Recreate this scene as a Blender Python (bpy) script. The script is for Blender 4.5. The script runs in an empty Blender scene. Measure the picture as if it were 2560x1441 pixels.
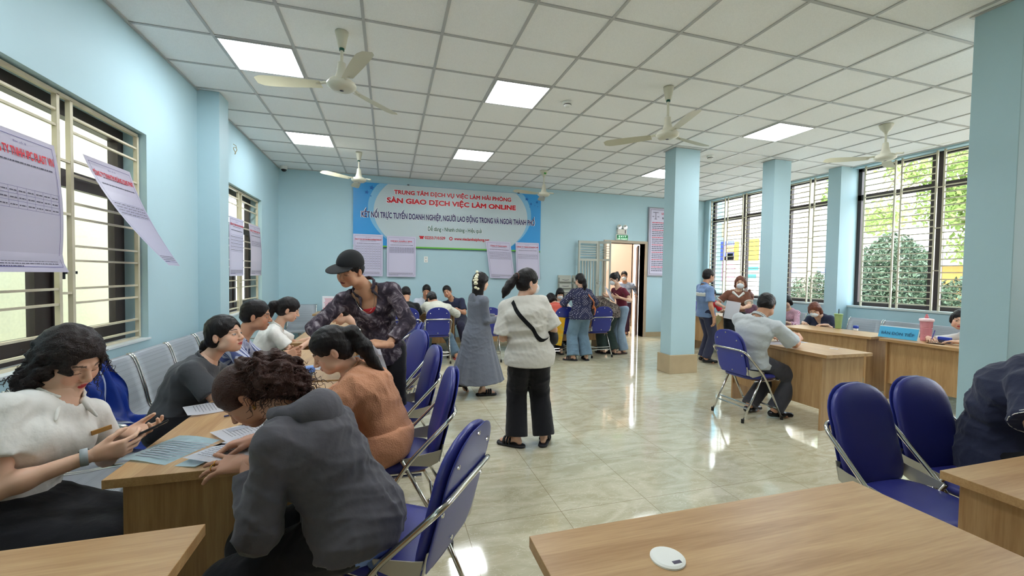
import bpy, bmesh, math, random
import numpy as np
from mathutils import Vector, Matrix

random.seed(7)
SC = bpy.context.scene
C = SC.collection
PI = math.pi

# ---------------------------------------------------------------- camera
FOC, YAW, PITCH, ROLL = 1047.216, 0.287423, -0.0308287, 0.0155351
CAM = Vector((0.0, 0.0, 1.465))
cy, sy, cp, sp, cr, sr = math.cos(YAW), math.sin(YAW), math.cos(PITCH), math.sin(PITCH), math.cos(ROLL), math.sin(ROLL)
_f = Vector((sy*cp, cy*cp, sp)); _r0 = Vector((cy, -sy, 0)); _u0 = _r0.cross(_f)
_r = cr*_r0 + sr*_u0; _u = -sr*_r0 + cr*_u0
cam_data = bpy.data.cameras.new('camera')
cam_data.sensor_width = 36.0
cam_data.lens = 36.0*FOC/2560.0
cam_data.clip_start = 0.05
cam_data.clip_end = 300
cam = bpy.data.objects.new('camera', cam_data)
cam.matrix_world = Matrix(((_r.x, _u.x, -_f.x, CAM.x), (_r.y, _u.y, -_f.y, CAM.y), (_r.z, _u.z, -_f.z, CAM.z), (0, 0, 0, 1)))
C.objects.link(cam)
SC.camera = cam

# ---------------------------------------------------------------- sky, sun, exposure
SC.view_settings.view_transform = 'Standard'
SC.view_settings.look = 'None'
SC.view_settings.gamma = 1
SC.view_settings.use_curve_mapping = False
SC.view_settings.exposure = 1.22
SC.cycles.max_bounces = 14; SC.cycles.diffuse_bounces = 8
world = bpy.data.worlds.new('sky')
SC.world = world
world.use_nodes = True
_nt = world.node_tree; _nt.nodes.clear()
_o = _nt.nodes.new('ShaderNodeOutputWorld'); _b = _nt.nodes.new('ShaderNodeBackground')
_g = _nt.nodes.new('ShaderNodeTexGradient'); _tc = _nt.nodes.new('ShaderNodeTexCoord')
_mp = _nt.nodes.new('ShaderNodeMapping'); _mp.inputs['Rotation'].default_value = (0, PI/2, 0)
_rp = _nt.nodes.new('ShaderNodeValToRGB')
_rp.color_ramp.elements[0].color = (0.95, 0.97, 1.0, 1); _rp.color_ramp.elements[0].position = 0.0
_rp.color_ramp.elements[1].color = (0.62, 0.8, 1.0, 1); _rp.color_ramp.elements[1].position = 0.9
_nt.links.new(_tc.outputs['Generated'], _mp.inputs[0]); _nt.links.new(_mp.outputs[0], _g.inputs[0])
_nt.links.new(_g.outputs['Fac'], _rp.inputs[0]); _nt.links.new(_rp.outputs[0], _b.inputs[0])
_b.inputs[1].default_value = 3.9
_nt.links.new(_b.outputs[0], _o.inputs[0])
sun_d = bpy.data.lights.new('sun', 'SUN'); sun_d.energy = 4.5; sun_d.angle = math.radians(2); sun_d.color = (1, .96, .88)
sun = bpy.data.objects.new('sun', sun_d); C.objects.link(sun)
sun.rotation_euler = Vector((-0.55, -0.25, 0.9)).to_track_quat('Z', 'Y').to_euler()
# the daylight that comes in through the big windows (sky portals)
def portal(loc, sx, sz, rot):
    d = bpy.data.lights.new('window_portal', 'AREA'); d.shape = 'RECTANGLE'; d.size = sx; d.size_y = sz
    d.cycles.is_portal = True
    o = bpy.data.objects.new('window_portal', d); o.location = loc; o.rotation_euler = rot; C.objects.link(o)
for y0, y1 in ((5.6, 8.75), (2.1, 5.33), (-1.4, 1.8)):
    portal((7.86, (y0+y1)/2, 2.2), 2.4, y1-y0, (0, PI/2, 0))

# ---------------------------------------------------------------- helpers
def cam_pt(px, py, t):
    """a point of the place seen at (px, py) of the frame, t = its world y (distance into the room)"""
    d = _r*((px-1280)/FOC) + _u*(-(py-720.5)/FOC) + _f
    return CAM + d*(t/d.y)
def s2l(c):
    return tuple(((v/12.92) if v <= .04045 else ((v+.055)/1.055)**2.4) for v in (x/255 for x in c))
def tag(o, label=None, cat=None, group=None, kind=None):
    if label: o['label'] = label
    if cat: o['category'] = cat
    if group: o['group'] = group
    if kind: o['kind'] = kind
    return o
def empty(name, loc=(0, 0, 0), rz=0, label=None, cat=None, group=None):
    o = bpy.data.objects.new(name, None); o.location = loc; o.rotation_euler = (0, 0, rz); C.objects.link(o)
    o.empty_display_size = .1
    return tag(o, label, cat, group)
def copy_tree(o, parent=None):
    c = o.copy(); C.objects.link(c); c.parent = parent
    for ch in list(o.children): copy_tree(ch, c)
    return c

_MATS = {}
def mat(name, col, rough=.5, metal=0, spec=.5, bump=None, noise=None, alpha=1, trans=0, emit=0, ior=1.45, coat=0, sheen=0, coords='Object', srgb=True):
    """procedural material; noise=(scale, amount) varies the value a little, bump=(scale, strength)"""
    if name in _MATS: return _MATS[name]
    m = bpy.data.materials.new(name); m.use_nodes = True; nt = m.node_tree; n = nt.nodes; l = nt.links
    b = n['Principled BSDF']
    c = s2l(col) if srgb else col
    b.inputs['Base Color'].default_value = (*c, 1)
    b.inputs['Roughness'].default_value = rough; b.inputs['Metallic'].default_value = metal
    b.inputs['Specular IOR Level'].default_value = spec; b.inputs['IOR'].default_value = ior
    b.inputs['Transmission Weight'].default_value = trans; b.inputs['Alpha'].default_value = alpha
    b.inputs['Coat Weight'].default_value = coat; b.inputs['Sheen Weight'].default_value = sheen
    if emit:
        b.inputs['Emission Color'].default_value = (*c, 1); b.inputs['Emission Strength'].default_value = emit
    tc = n.new('ShaderNodeTexCoord')
    if noise:
        t = n.new('ShaderNodeTexNoise'); t.inputs['Scale'].default_value = noise[0]; t.inputs['Detail'].default_value = 4
        l.new(tc.outputs[coords], t.inputs['Vector'])
        mr = n.new('ShaderNodeMapRange'); mr.inputs['To Min'].default_value = 1-noise[1]; mr.inputs['To Max'].default_value = 1+noise[1]
        mr.inputs['From Min'].default_value = .3; mr.inputs['From Max'].default_value = .7
        l.new(t.outputs['Fac'], mr.inputs['Value'])
        mx = n.new('ShaderNodeVectorMath'); mx.operation = 'SCALE'; mx.inputs[0].default_value = c
        l.new(mr.outputs[0], mx.inputs['Scale']); l.new(mx.outputs[0], b.inputs['Base Color'])
    if bump:
        t = n.new('ShaderNodeTexNoise'); t.inputs['Scale'].default_value = bump[0]; t.inputs['Detail'].default_value = 3
        l.new(tc.outputs[coords], t.inputs['Vector'])
        bp = n.new('ShaderNodeBump'); bp.inputs['Strength'].default_value = bump[1]; bp.inputs['Distance'].default_value = .01
        l.new(t.outputs['Fac'], bp.inputs['Height']); l.new(bp.outputs[0], b.inputs['Normal'])
    _MATS[name] = m
    return m

class MB:
    """collects shapes into one mesh"""
    def __init__(s): s.bm = bmesh.new(); s.mi = 0
    def _reg(s, fs):
        for f in fs: f.material_index = s.mi
    def box(s, a, b, bev=0, rot=None, org=None):
        v = []
        for x in (a[0], b[0]):
            for y in (a[1], b[1]):
                for z in (a[2], b[2]):
                    p = Vector((x, y, z))
                    if rot: p = rot @ (p-Vector(org)) + Vector(org)
                    v.append(s.bm.verts.new(p))
        fs = [s.bm.faces.new([v[i] for i in q]) for q in ((0, 1, 3, 2), (4, 6, 7, 5), (0, 4, 5, 1), (2, 3, 7, 6), (0, 2, 6, 4), (1, 5, 7, 3))]
        s._reg(fs)
        if bev:
            es = list({e for f in fs for e in f.edges})
            r = bmesh.ops.bevel(s.bm, geom=es, offset=bev, segments=2, affect='EDGES', profile=.5)
            s._reg(r['faces'])
        return s
    def tube(s, pts, r, seg=10, close=False, rr=None):
        pts = [Vector(p) for p in pts]; n = len(pts); rings = []
        up = Vector((0, 0, 1)); prev = None
        for i, p in enumerate(pts):
            if close: t = pts[(i+1) % n]-pts[i-1]
            else: t = pts[min(i+1, n-1)]-pts[max(i-1, 0)]
            t.normalize()
            if prev is None:
                a = t.cross(up)
                if a.length < .1: a = t.cross(Vector((1, 0, 0)))
                a.normalize()
            else:
                a = prev - t*prev.dot(t); a.normalize()
            prev = a; b = t.cross(a)
            rad = rr[i] if rr else r
            rings.append([s.bm.verts.new(p+(a*math.cos(k*2*PI/seg)+b*math.sin(k*2*PI/seg))*rad) for k in range(seg)])
        fs = []
        for i in range(n if close else n-1):
            A, B = rings[i], rings[(i+1) % n]
            for k in range(seg): fs.append(s.bm.faces.new((A[k], A[(k+1) % seg], B[(k+1) % seg], B[k])))
        if not close:
            fs.append(s.bm.faces.new(rings[0][::-1])); fs.append(s.bm.faces.new(rings[-1]))
        s._reg(fs); return s
    def lathe(s, prof, c=(0, 0, 0), seg=24, axis='z', cap=True):
        rings = []
        for r, z in prof:
            ring = []
            for k in range(seg):
                a = k*2*PI/seg; p = (r*math.cos(a), r*math.sin(a), z)
                if axis == 'y': p = (p[0], p[2], p[1])
                if axis == 'x': p = (p[2], p[0], p[1])
                ring.append(s.bm.verts.new(Vector(c)+Vector(p)))
            rings.append(ring)
        fs = []
        for A, B in zip(rings, rings[1:]):
            for k in range(seg): fs.append(s.bm.faces.new((A[k], A[(k+1) % seg], B[(k+1) % seg], B[k])))
        if cap: fs.append(s.bm.faces.new(rings[0][::-1])); fs.append(s.bm.faces.new(rings[-1]))
        s._reg(fs); return s
    def poly(s, pts, thick=None):
        """flat polygon; thick = vector to extrude along"""
        v = [s.bm.verts.new(Vector(p)) for p in pts]; fs = [s.bm.faces.new(v)]
        if thick is not None:
            t = Vector(thick); w = [s.bm.verts.new(Vector(p)+t) for p in pts]; fs.append(s.bm.faces.new(w[::-1]))
            n = len(v)
            for i in range(n): fs.append(s.bm.faces.new((v[i], v[(i+1) % n], w[(i+1) % n], w[i])))
        s._reg(fs); return s
    def grid(s, fn, nu, nv, thick=None):
        """a sheet fn(u, v) -> point"""
        V = [[s.bm.verts.new(Vector(fn(i/nu, j/nv))) for j in range(nv+1)] for i in range(nu+1)]
        fs = [s.bm.faces.new((V[i][j], V[i+1][j], V[i+1][j+1], V[i][j+1])) for i in range(nu) for j in range(nv)]
        s._reg(fs)
        if thick:
            r = bmesh.ops.solidify(s.bm, geom=fs, thickness=thick); s._reg([g for g in r['geom'] if isinstance(g, bmesh.types.BMFace)])
        return s
    def build(s, name, mats, parent=None, loc=None, rz=0, smooth=False, label=None, cat=None, group=None, kind=None):
        bmesh.ops.recalc_face_normals(s.bm, faces=s.bm.faces[:])
        me = bpy.data.meshes.new(name); s.bm.to_mesh(me); s.bm.free()
        for m in (mats if isinstance(mats, (list, tuple)) else [mats]): me.materials.append(m)
        if smooth: me.shade_smooth() if smooth is True else me.shade_auto_smooth(angle=smooth) if hasattr(me, 'shade_auto_smooth') else me.shade_smooth()
        o = bpy.data.objects.new(name, me); C.objects.link(o)
        if loc is not None: o.location = loc
        o.rotation_euler.z = rz
        if parent: o.parent = parent
        return tag(o, label, cat, group, kind)
def smooth_path(pts, n=6, close=False):
    """Catmull-Rom through pts"""
    P = [Vector(p) for p in pts]; out = []
    m = len(P)
    for i in range(m if close else m-1):
        p0 = P[i-1] if (i > 0 or close) else P[0]; p1 = P[i]; p2 = P[(i+1) % m]; p3 = P[(i+2) % m] if (i+2 < m or close) else P[-1]
        for k in range(n):
            t = k/n
            out.append(.5*((2*p1)+(p2-p0)*t+(2*p0-5*p1+4*p2-p3)*t*t+(-p0+3*p1-3*p2+p3)*t**3))
    if not close: out.append(P[-1])
    return out
def fillet(pts, r, n=5):
    """round the corners of a polyline"""
    P = [Vector(p) for p in pts]; out = [P[0]]
    for i in range(1, len(P)-1):
        a = (P[i-1]-P[i]); b = (P[i+1]-P[i]); d = min(r, a.length*.45, b.length*.45)
        A = P[i]+a.normalized()*d; B = P[i]+b.normalized()*d
        for k in range(n+1):
            t = k/n; out.append(A*(1-t)**2+P[i]*2*t*(1-t)+B*t*t)
    out.append(P[-1]); return out
_font_cache = {}
def glyph_mesh(name, to):
    """fill every glyph contour on its own, so overlapping strokes (as in the barred D) stay solid"""
    from mathutils.geometry import interpolate_bezier, tessellate_polygon
    cv = to.to_curve(bpy.context.evaluated_depsgraph_get()); loops = []
    for sp_ in cv.splines:
        if sp_.type == 'BEZIER':
            B_ = sp_.bezier_points; L = []
            for i in range(len(B_)):
                p, q = B_[i], B_[(i+1) % len(B_)]; straight = p.handle_right_type == 'VECTOR' and q.handle_left_type == 'VECTOR'
                L += [p.co.copy()] if straight else list(interpolate_bezier(p.co, p.handle_right, q.handle_left, q.co, 5))[:-1]
        else: L = [Vector(v.co[:3]) for v in sp_.points]
        if len(L) > 2: loops.append(L)
    to.to_curve_clear()
    area = lambda L: sum(L[i-1].x*L[i].y-L[i].x*L[i-1].y for i in range(len(L)))/2
    ar_ = [area(L) for L in loops]; bb = [(min(v.x for v in L), max(v.x for v in L)) for L in loops]
    def inside(p, L):
        c = False
        for i in range(len(L)):
            u, v = L[i-1], L[i]
            if (u.y > p.y) != (v.y > p.y) and p.x < (v.x-u.x)*(p.y-u.y)/(v.y-u.y)+u.x: c = not c
        return c
    own = {}                      # a counter lies wholly inside a larger contour drawn the other way round (fonts differ in direction)
    for k, L in enumerate(loops):
        for j, O in enumerate(loops):
            if ar_[j]*ar_[k] < 0 and abs(ar_[j]) > abs(ar_[k]) and bb[j][0] <= bb[k][0] and bb[j][1] >= bb[k][1] and all(inside(v, O) for v in L[::max(1, len(L)//6)]): own[k] = j; break
    V, F = [], []
    for k, L in enumerate(loops):
        if k in own: continue
        grp = [L]+[loops[j] for j in own if own[j] == k]
        base = len(V)
        for g in grp: V += [tuple(v[:2])+(0.0,) for v in g]
        F += [tuple(base+i for i in t) for t in tessellate_polygon(grp)]
    me = bpy.data.meshes.new(name); me.from_pydata(V, [], F); return me, np.array(V)
def text_mesh(name, s, m, org, ux, uz, width, height, parent=None, bold=0.0, kind=None, lift=0.0, align='L'):
    """lettering s as a flat mesh fitted to width x height, lying in the plane of ux (along) and uz (up)"""
    cu = bpy.data.curves.new(name, 'FONT'); cu.body = s; cu.size = 1; cu.offset = 0.0; cu.resolution_u = 2; cu.fill_mode = 'BOTH' if hasattr(cu, 'fill_mode') else cu.fill_mode
    cu.dimensions = '2D'
    to = bpy.data.objects.new(name, cu); C.objects.link(to)
    me, co = glyph_mesh(name, to); n = len(co); bpy.data.objects.remove(to); bpy.data.curves.remove(cu)
    if bold > 0:                 # heavier strokes: the same glyphs laid down again slightly shifted
        fs = [tuple(p.vertices) for p in me.polygons]; sh = [(math.cos(a)*bold, math.sin(a)*bold) for a in np.arange(8)*PI/4]+[(0, 0)]
        co = np.concatenate([co*np.array([1, 1, 0])+np.array([dx, dy, k*.00013]) for k, (dx, dy) in enumerate(sh)]); m2 = bpy.data.meshes.new(name)
        m2.from_pydata(co.tolist(), [], [tuple(v+k*n for v in f) for k in range(len(sh)) for f in fs]); bpy.data.meshes.remove(me); me = m2; n = len(co)
    lo, hi = co.min(0), co.max(0); w, h = hi[0]-lo[0], hi[1]-lo[1]
    ux = np.array(ux, float); uz = np.array(uz, float); ux /= np.linalg.norm(ux); uz /= np.linalg.norm(uz)
    nn = np.cross(ux, uz)
    P = np.array(org, float)+((co[:, :1]-lo[0])/w*width)*ux+((co[:, 1:2]-lo[1])/h*height)*uz+nn*(lift+co[:, 2:3])
    me.vertices.foreach_set('co', P.ravel()); me.materials.clear(); me.materials.append(m); me.update()
    o = bpy.data.objects.new(name, me); C.objects.link(o)
    if parent:
        o.parent = parent; o.matrix_parent_inverse = Matrix.Translation(parent.location).inverted() if parent.rotation_euler.z == 0 else parent.matrix_basis.inverted()
    if kind: o['kind'] = kind
    return o
# ---------------------------------------------------------------- materials of the room
def wall_mat():
    m = mat('light_blue_paint', (176, 205, 213), rough=.6, spec=.35, noise=(1.3, .02), bump=(60, .04)); return m
M_WALL = wall_mat()
M_DARKFRAME = mat('dark_brown_aluminium', (54, 46, 46), rough=.4, spec=.5)
M_CREAM = mat('cream_painted_steel', (205, 197, 172), rough=.45, noise=(9, .08))
M_PLINTH = mat('beige_stone_skirting', (186, 166, 134), rough=.25, noise=(3, .08))
M_CHROME = mat('chrome', (205, 203, 198), rough=.16, metal=1)
M_WHITEPL = mat('white_plastic', (232, 232, 226), rough=.4)
M_BLACK = mat('black_plastic', (24, 24, 26), rough=.4)
M_GLASS = mat('clear_glass', (255, 255, 255), rough=0.0, trans=1, ior=1.0, spec=.2)
def thin_glass():
    m = M_GLASS; nt = m.node_tree; n = nt.nodes; l = nt.links; out = [x for x in n if x.type == 'OUTPUT_MATERIAL'][0]
    tr = n.new('ShaderNodeBsdfTransparent'); tr.inputs[0].default_value = (.96, .97, .97, 1); gl = n.new('ShaderNodeBsdfGlossy'); gl.inputs['Roughness'].default_value = .02
    fr = n.new('ShaderNodeLayerWeight'); pw = n.new('ShaderNodeMath'); pw.operation = 'POWER'; pw.inputs[1].default_value = 5
    ma = n.new('ShaderNodeMath'); ma.operation = 'MULTIPLY_ADD'; ma.inputs[1].default_value = .5; ma.inputs[2].default_value = .025; mx = n.new('ShaderNodeMixShader')
    l.new(fr.outputs['Facing'], pw.inputs[0]); l.new(pw.outputs[0], ma.inputs[0]); l.new(ma.outputs[0], mx.inputs[0]); l.new(tr.outputs[0], mx.inputs[1]); l.new(gl.outputs[0], mx.inputs[2]); l.new(mx.outputs[0], out.inputs['Surface'])
thin_glass()
M_PAPER = mat('white_paper', (226, 226, 232), rough=.6)
M_POSTER = mat('poster_paper', (205, 200, 220), rough=.32, bump=(5, .05))
M_INK = mat('black_print', (70, 66, 84), rough=.6)
M_BLUEINK = mat('blue_print', (62, 58, 130), rough=.6)
M_RED = mat('red_print', (208, 36, 52), rough=.55)
M_TBAR = mat('ceiling_grid_white', (184, 184, 182), rough=.35, spec=.6)

def tile_floor_mat():
    m = bpy.data.materials.new('polished_beige_tiles'); m.use_nodes = True; nt = m.node_tree; n = nt.nodes; l = nt.links
    b = n['Principled BSDF']; tc = n.new('ShaderNodeTexCoord')
    # cloudy stone with soft cream and ochre veins
    w = n.new('ShaderNodeTexNoise'); w.inputs['Scale'].default_value = 2.2; w.inputs['Detail'].default_value = 5; w.inputs['Distortion'].default_value = 2.5
    mp = n.new('ShaderNodeMapping'); mp.inputs['Scale'].default_value = (1, 2.6, 1); mp.inputs['Rotation'].default_value = (0, 0, .5)
    l.new(tc.outputs['Object'], mp.inputs[0]); l.new(mp.outputs[0], w.inputs['Vector'])
    r = n.new('ShaderNodeValToRGB'); e = r.color_ramp.elements
    e[0].position = .36; e[0].color = (*s2l((184, 176, 147)), 1); e[1].position = .66; e[1].color = (*s2l((206, 199, 174)), 1)
    q = e.new(.5); q.color = (*s2l((195, 188, 161)), 1)
    l.new(w.outputs['Fac'], r.inputs[0])
    v = n.new('ShaderNodeTexNoise'); v.inputs['Scale'].default_value = 5; v.inputs['Detail'].default_value = 6; v.inputs['Distortion'].default_value = 3
    l.new(mp.outputs[0], v.inputs['Vector'])
    vr = n.new('ShaderNodeValToRGB'); ve = vr.color_ramp.elements
    ve[0].position = .485; ve[0].color = (0, 0, 0, 1); ve[1].position = .515; ve[1].color = (0, 0, 0, 1); vq = ve.new(.5); vq.color = (1, 1, 1, 1)
    l.new(v.outputs['Fac'], vr.inputs[0])
    mx = n.new('ShaderNodeMix'); mx.data_type = 'RGBA'; mx.inputs['B'].default_value = (*s2l((236, 232, 214)), 1)
    mu = n.new('ShaderNodeMath'); mu.operation = 'MULTIPLY'; mu.inputs[1].default_value = .45
    l.new(vr.outputs[0], mu.inputs[0]); l.new(mu.outputs[0], mx.inputs['Factor']); l.new(r.outputs[0], mx.inputs['A'])
    # joints every 0.6 m
    br = n.new('ShaderNodeTexBrick'); br.offset = 0; br.inputs['Scale'].default_value = 1
    br.inputs['Brick Width'].default_value = .6; br.inputs['Row Height'].default_value = .6; br.inputs['Mortar Size'].default_value = .0016
    br.inputs['Mortar Smooth'].default_value = 0; br.inputs['Color1'].default_value = (0, 0, 0, 1); br.inputs['Color2'].default_value = (0, 0, 0, 1); br.inputs['Mortar'].default_value = (1, 1, 1, 1)
    m2 = n.new('ShaderNodeMapping'); m2.inputs['Location'].default_value = (-1.64, -2.965, 0)
    l.new(tc.outputs['Object'], m2.inputs[0]); l.new(m2.outputs[0], br.inputs['Vector'])
    m3 = n.new('ShaderNodeMix'); m3.data_type = 'RGBA'; m3.inputs['B'].default_value = (*s2l((140, 128, 98)), 1)
    l.new(br.outputs['Color'], m3.inputs['Factor']); l.new(mx.outputs['Result'], m3.inputs['A']); l.new(m3.outputs['Result'], b.inputs['Base Color'])
    b.inputs['Roughness'].default_value = .07; b.inputs['Specular IOR Level'].default_value = .85; b.inputs['IOR'].default_value = 1.6
    nb = n.new('ShaderNodeTexNoise'); nb.inputs['Scale'].default_value = 2.5; l.new(tc.outputs['Object'], nb.inputs['Vector'])
    bp = n.new('ShaderNodeBump'); bp.inputs['Strength'].default_value = .02; bp.inputs['Distance'].default_value = .05
    l.new(nb.outputs['Fac'], bp.inputs['Height']); l.new(bp.outputs[0], b.inputs['Normal'])
    return m
M_FLOOR = tile_floor_mat()

def wood_mat(name, axis=0, c0=(160, 120, 76), c1=(188, 152, 106), spec=.5, rough=.38):
    m = bpy.data.materials.new(name); m.use_nodes = True; nt = m.node_tree; n = nt.nodes; l = nt.links
    b = n['Principled BSDF']; tc = n.new('ShaderNodeTexCoord'); mp = n.new('ShaderNodeMapping')
    sc = [14, 14, 14]; sc[axis] = .8; mp.inputs['Scale'].default_value = sc
    l.new(tc.outputs['Object'], mp.inputs[0])
    t = n.new('ShaderNodeTexNoise'); t.inputs['Scale'].default_value = 1.5; t.inputs['Detail'].default_value = 6; t.inputs['Distortion'].default_value = .6
    l.new(mp.outputs[0], t.inputs['Vector'])
    t2 = n.new('ShaderNodeTexNoise'); t2.inputs['Scale'].default_value = 12; t2.inputs['Detail'].default_value = 2; l.new(mp.outputs[0], t2.inputs['Vector'])
    ad = n.new('ShaderNodeMix'); ad.data_type = 'FLOAT'; ad.inputs['Factor'].default_value = .35
    l.new(t.outputs['Fac'], ad.inputs['A']); l.new(t2.outputs['Fac'], ad.inputs['B'])
    r = n.new('ShaderNodeValToRGB'); e = r.color_ramp.elements; e[0].position = .35; e[0].color = (*s2l(c0), 1); e[1].position = .66; e[1].color = (*s2l(c1), 1)
    l.new(ad.outputs['Result'], r.inputs[0]); l.new(r.outputs[0], b.inputs['Base Color'])
    b.inputs['Roughness'].default_value = rough; b.inputs['Specular IOR Level'].default_value = spec
    return m
M_WOOD_X = wood_mat('oak_laminate_lengthwise', 0)
M_WOOD_Y = wood_mat('oak_laminate_crosswise', 1)
M_WOOD_Z = wood_mat('oak_laminate_upright', 2)

def ceiling_mat():
    return mat('mineral_ceiling_tiles', (246, 246, 244), rough=.8, noise=(140, .05), bump=(180, .25))
M_CEIL = ceiling_mat()

# ---------------------------------------------------------------- setting
XL, XR, YB, YF, H = -2.0, 7.72, 8.9, -5.6, 3.42     # walls left / right, back, front (behind the camera)
def st(mb, name, m, **k): return mb.build(name, m, kind='structure', **k)
st(MB().box((XL-.3, YF-.2, -.1), (XR+.35, YB+.001, 0)), 'floor', M_FLOOR)
# wall left with two window openings
WZ0, WZ1 = .87, 2.62
w = MB()
ops = [(2.66, 4.38), (6.07, 7.80), (-1.2, .5), (-4.6, -2.9)]
ys = sorted([YF, YB] + [v for o in ops for v in o])
w.box((XL-.24, YF, 0), (XL, YB, WZ0)); w.box((XL-.24, YF, WZ1), (XL, YB, H+.2))
for a, b in zip(ys[::2], ys[1::2]): w.box((XL-.24, a, WZ0), (XL, b, WZ1))
st(w, 'wall_left', M_WALL)
st(MB().box((XL, 5.38, 0), (-1.79, 5.65, H)), 'trim_1', M_WALL, label='light blue pilaster on the left wall between the two windows')
# wall back with door opening
DX0, DX1, DZ = 4.93, 5.99, 2.27
w = MB(); w.box((XL-.24, YB, 0), (DX0, YB+.2, H+.2)); w.box((DX1, YB, 0), (XR+.3, YB+.2, H+.2)); w.box((DX0, YB, DZ), (DX1, YB+.2, H+.2))
st(w, 'wall_back', M_WALL)
st(MB().box((XL-.24, YF-.2, 0), (XR+.3, YF, H+.2)), 'wall_front', mat('darkened_unseen_wall', (96, 110, 118), rough=.7))  # unseen wall behind the camera, coloured dark to cut fill on the pillar faces
# wall right: low wall under a band of tall windows, piers between them
SZ = 1.0
w = MB(); w.box((XR, YF, 0), (XR+.28, YB, SZ))
w.box((XR, YF, 3.4), (XR+.28, YB, H+.2))
piers = [(8.76, YB), (5.36, 5.58), (1.82, 2.05), (YF, -1.43)]
for a, b in piers: w.box((XR, a, SZ), (XR+.28, b, 3.4))
st(w, 'wall_right', M_WALL)
st(MB().box((7.45, 5.36, 0), (XR, 5.58, H)), 'trim_2', M_WALL, label='light blue pilaster on the right wall between the tall windows')
st(MB().box((XR-.02, YF, 1.0), (XR+.2, 5.36, 1.03)).box((XR-.02, 5.58, 1.0), (XR+.2, YB, 1.03)), 'trim_3', mat('pale_sill', (206, 214, 212), rough=.5))
# ceiling: tiles above a grid of T bars
GX, GY, GT = -1.40709, 3.4997, .605
st(MB().box((XL-.2, YF-.2, H+.004), (XR+.3, YB+.2, H+.12)), 'ceiling', M_CEIL)
tb = MB()
i = -1
while GX+i*GT < XR:
    x = GX+i*GT
    if x > XL+.02: tb.box((x-.012, YF, H-.004), (x+.012, YB, H+.006))
    i += 1
j = -16
while GY+j*GT < YB:
    y = GY+j*GT
    if y > YF: tb.box((XL, y-.012, H-.0035), (XR, y+.012, H+.006))
    j += 1
for a, b in (((XL, YF, H-.008), (XL+.022, YB, H)), ((XL, YB-.022, H-.008), (XR, YB, H))): tb.box(a, b)
st(tb, 'trim_4', M_TBAR)
# stone skirting
sk = MB(); sk.box((XL, YB-.012, 0), (DX0-.06, YB, .115)); sk.box((DX1+.06, YB-.012, 0), (XR, YB, .115))
st(sk, 'baseboard_back', M_PLINTH)
st(MB().box((XL, YF, 0), (XL+.012, 5.38, .115)).box((XL, 5.65, 0), (XL+.012, YB, .115)), 'baseboard_left', M_PLINTH)
st(MB().box((XR-.012, YF, 0), (XR, 5.36, .115)).box((XR-.012, 5.58, 0), (XR, YB, .115)), 'baseboard_right', M_PLINTH)
# free-standing pillars
def pillar(x0, y0, x1, y1, label):
    e = empty('pillar', ((x0+x1)/2, (y0+y1)/2, 0), 0, label, 'pillar')
    cx, cyy = (x0+x1)/2, (y0+y1)/2
    MB().box((x0-cx, y0-cyy, .27), (x1-cx, y1-cyy, H), bev=.004).build('shaft', M_WALL, e)
    MB().box((x0-cx-.03, y0-cyy-.03, 0), (x1-cx+.03, y1-cyy+.03, .285), bev=.004).build('plinth', M_PLINTH, e)
    a = MB()
    for p, q in (((x0-cx-.02, y0-cyy-.02), (x1-cx+.02, y0-cyy)), ((x0-cx-.02, y0-cyy), (x0-cx, y1-cyy)), ((x1-cx, y0-cyy), (x1-cx+.02, y1-cyy)), ((x0-cx-.02, y1-cyy), (x1-cx+.02, y1-cyy+.02))):
        a.box((*p, H-.006), (*q, H))
    a.build('ceiling_collar', M_TBAR, e)
    return e
pillar(4.12, 5.39, 4.56, 5.64, 'light blue pillar with beige stone plinth, nearest to the door')
pillar(6.02, 5.39, 6.37, 5.62, 'light blue pillar behind the man in the white shirt')
pillar(4.13, 1.80, 4.58, 2.06, 'wide light blue pillar at the right edge, the nearest one')

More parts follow.
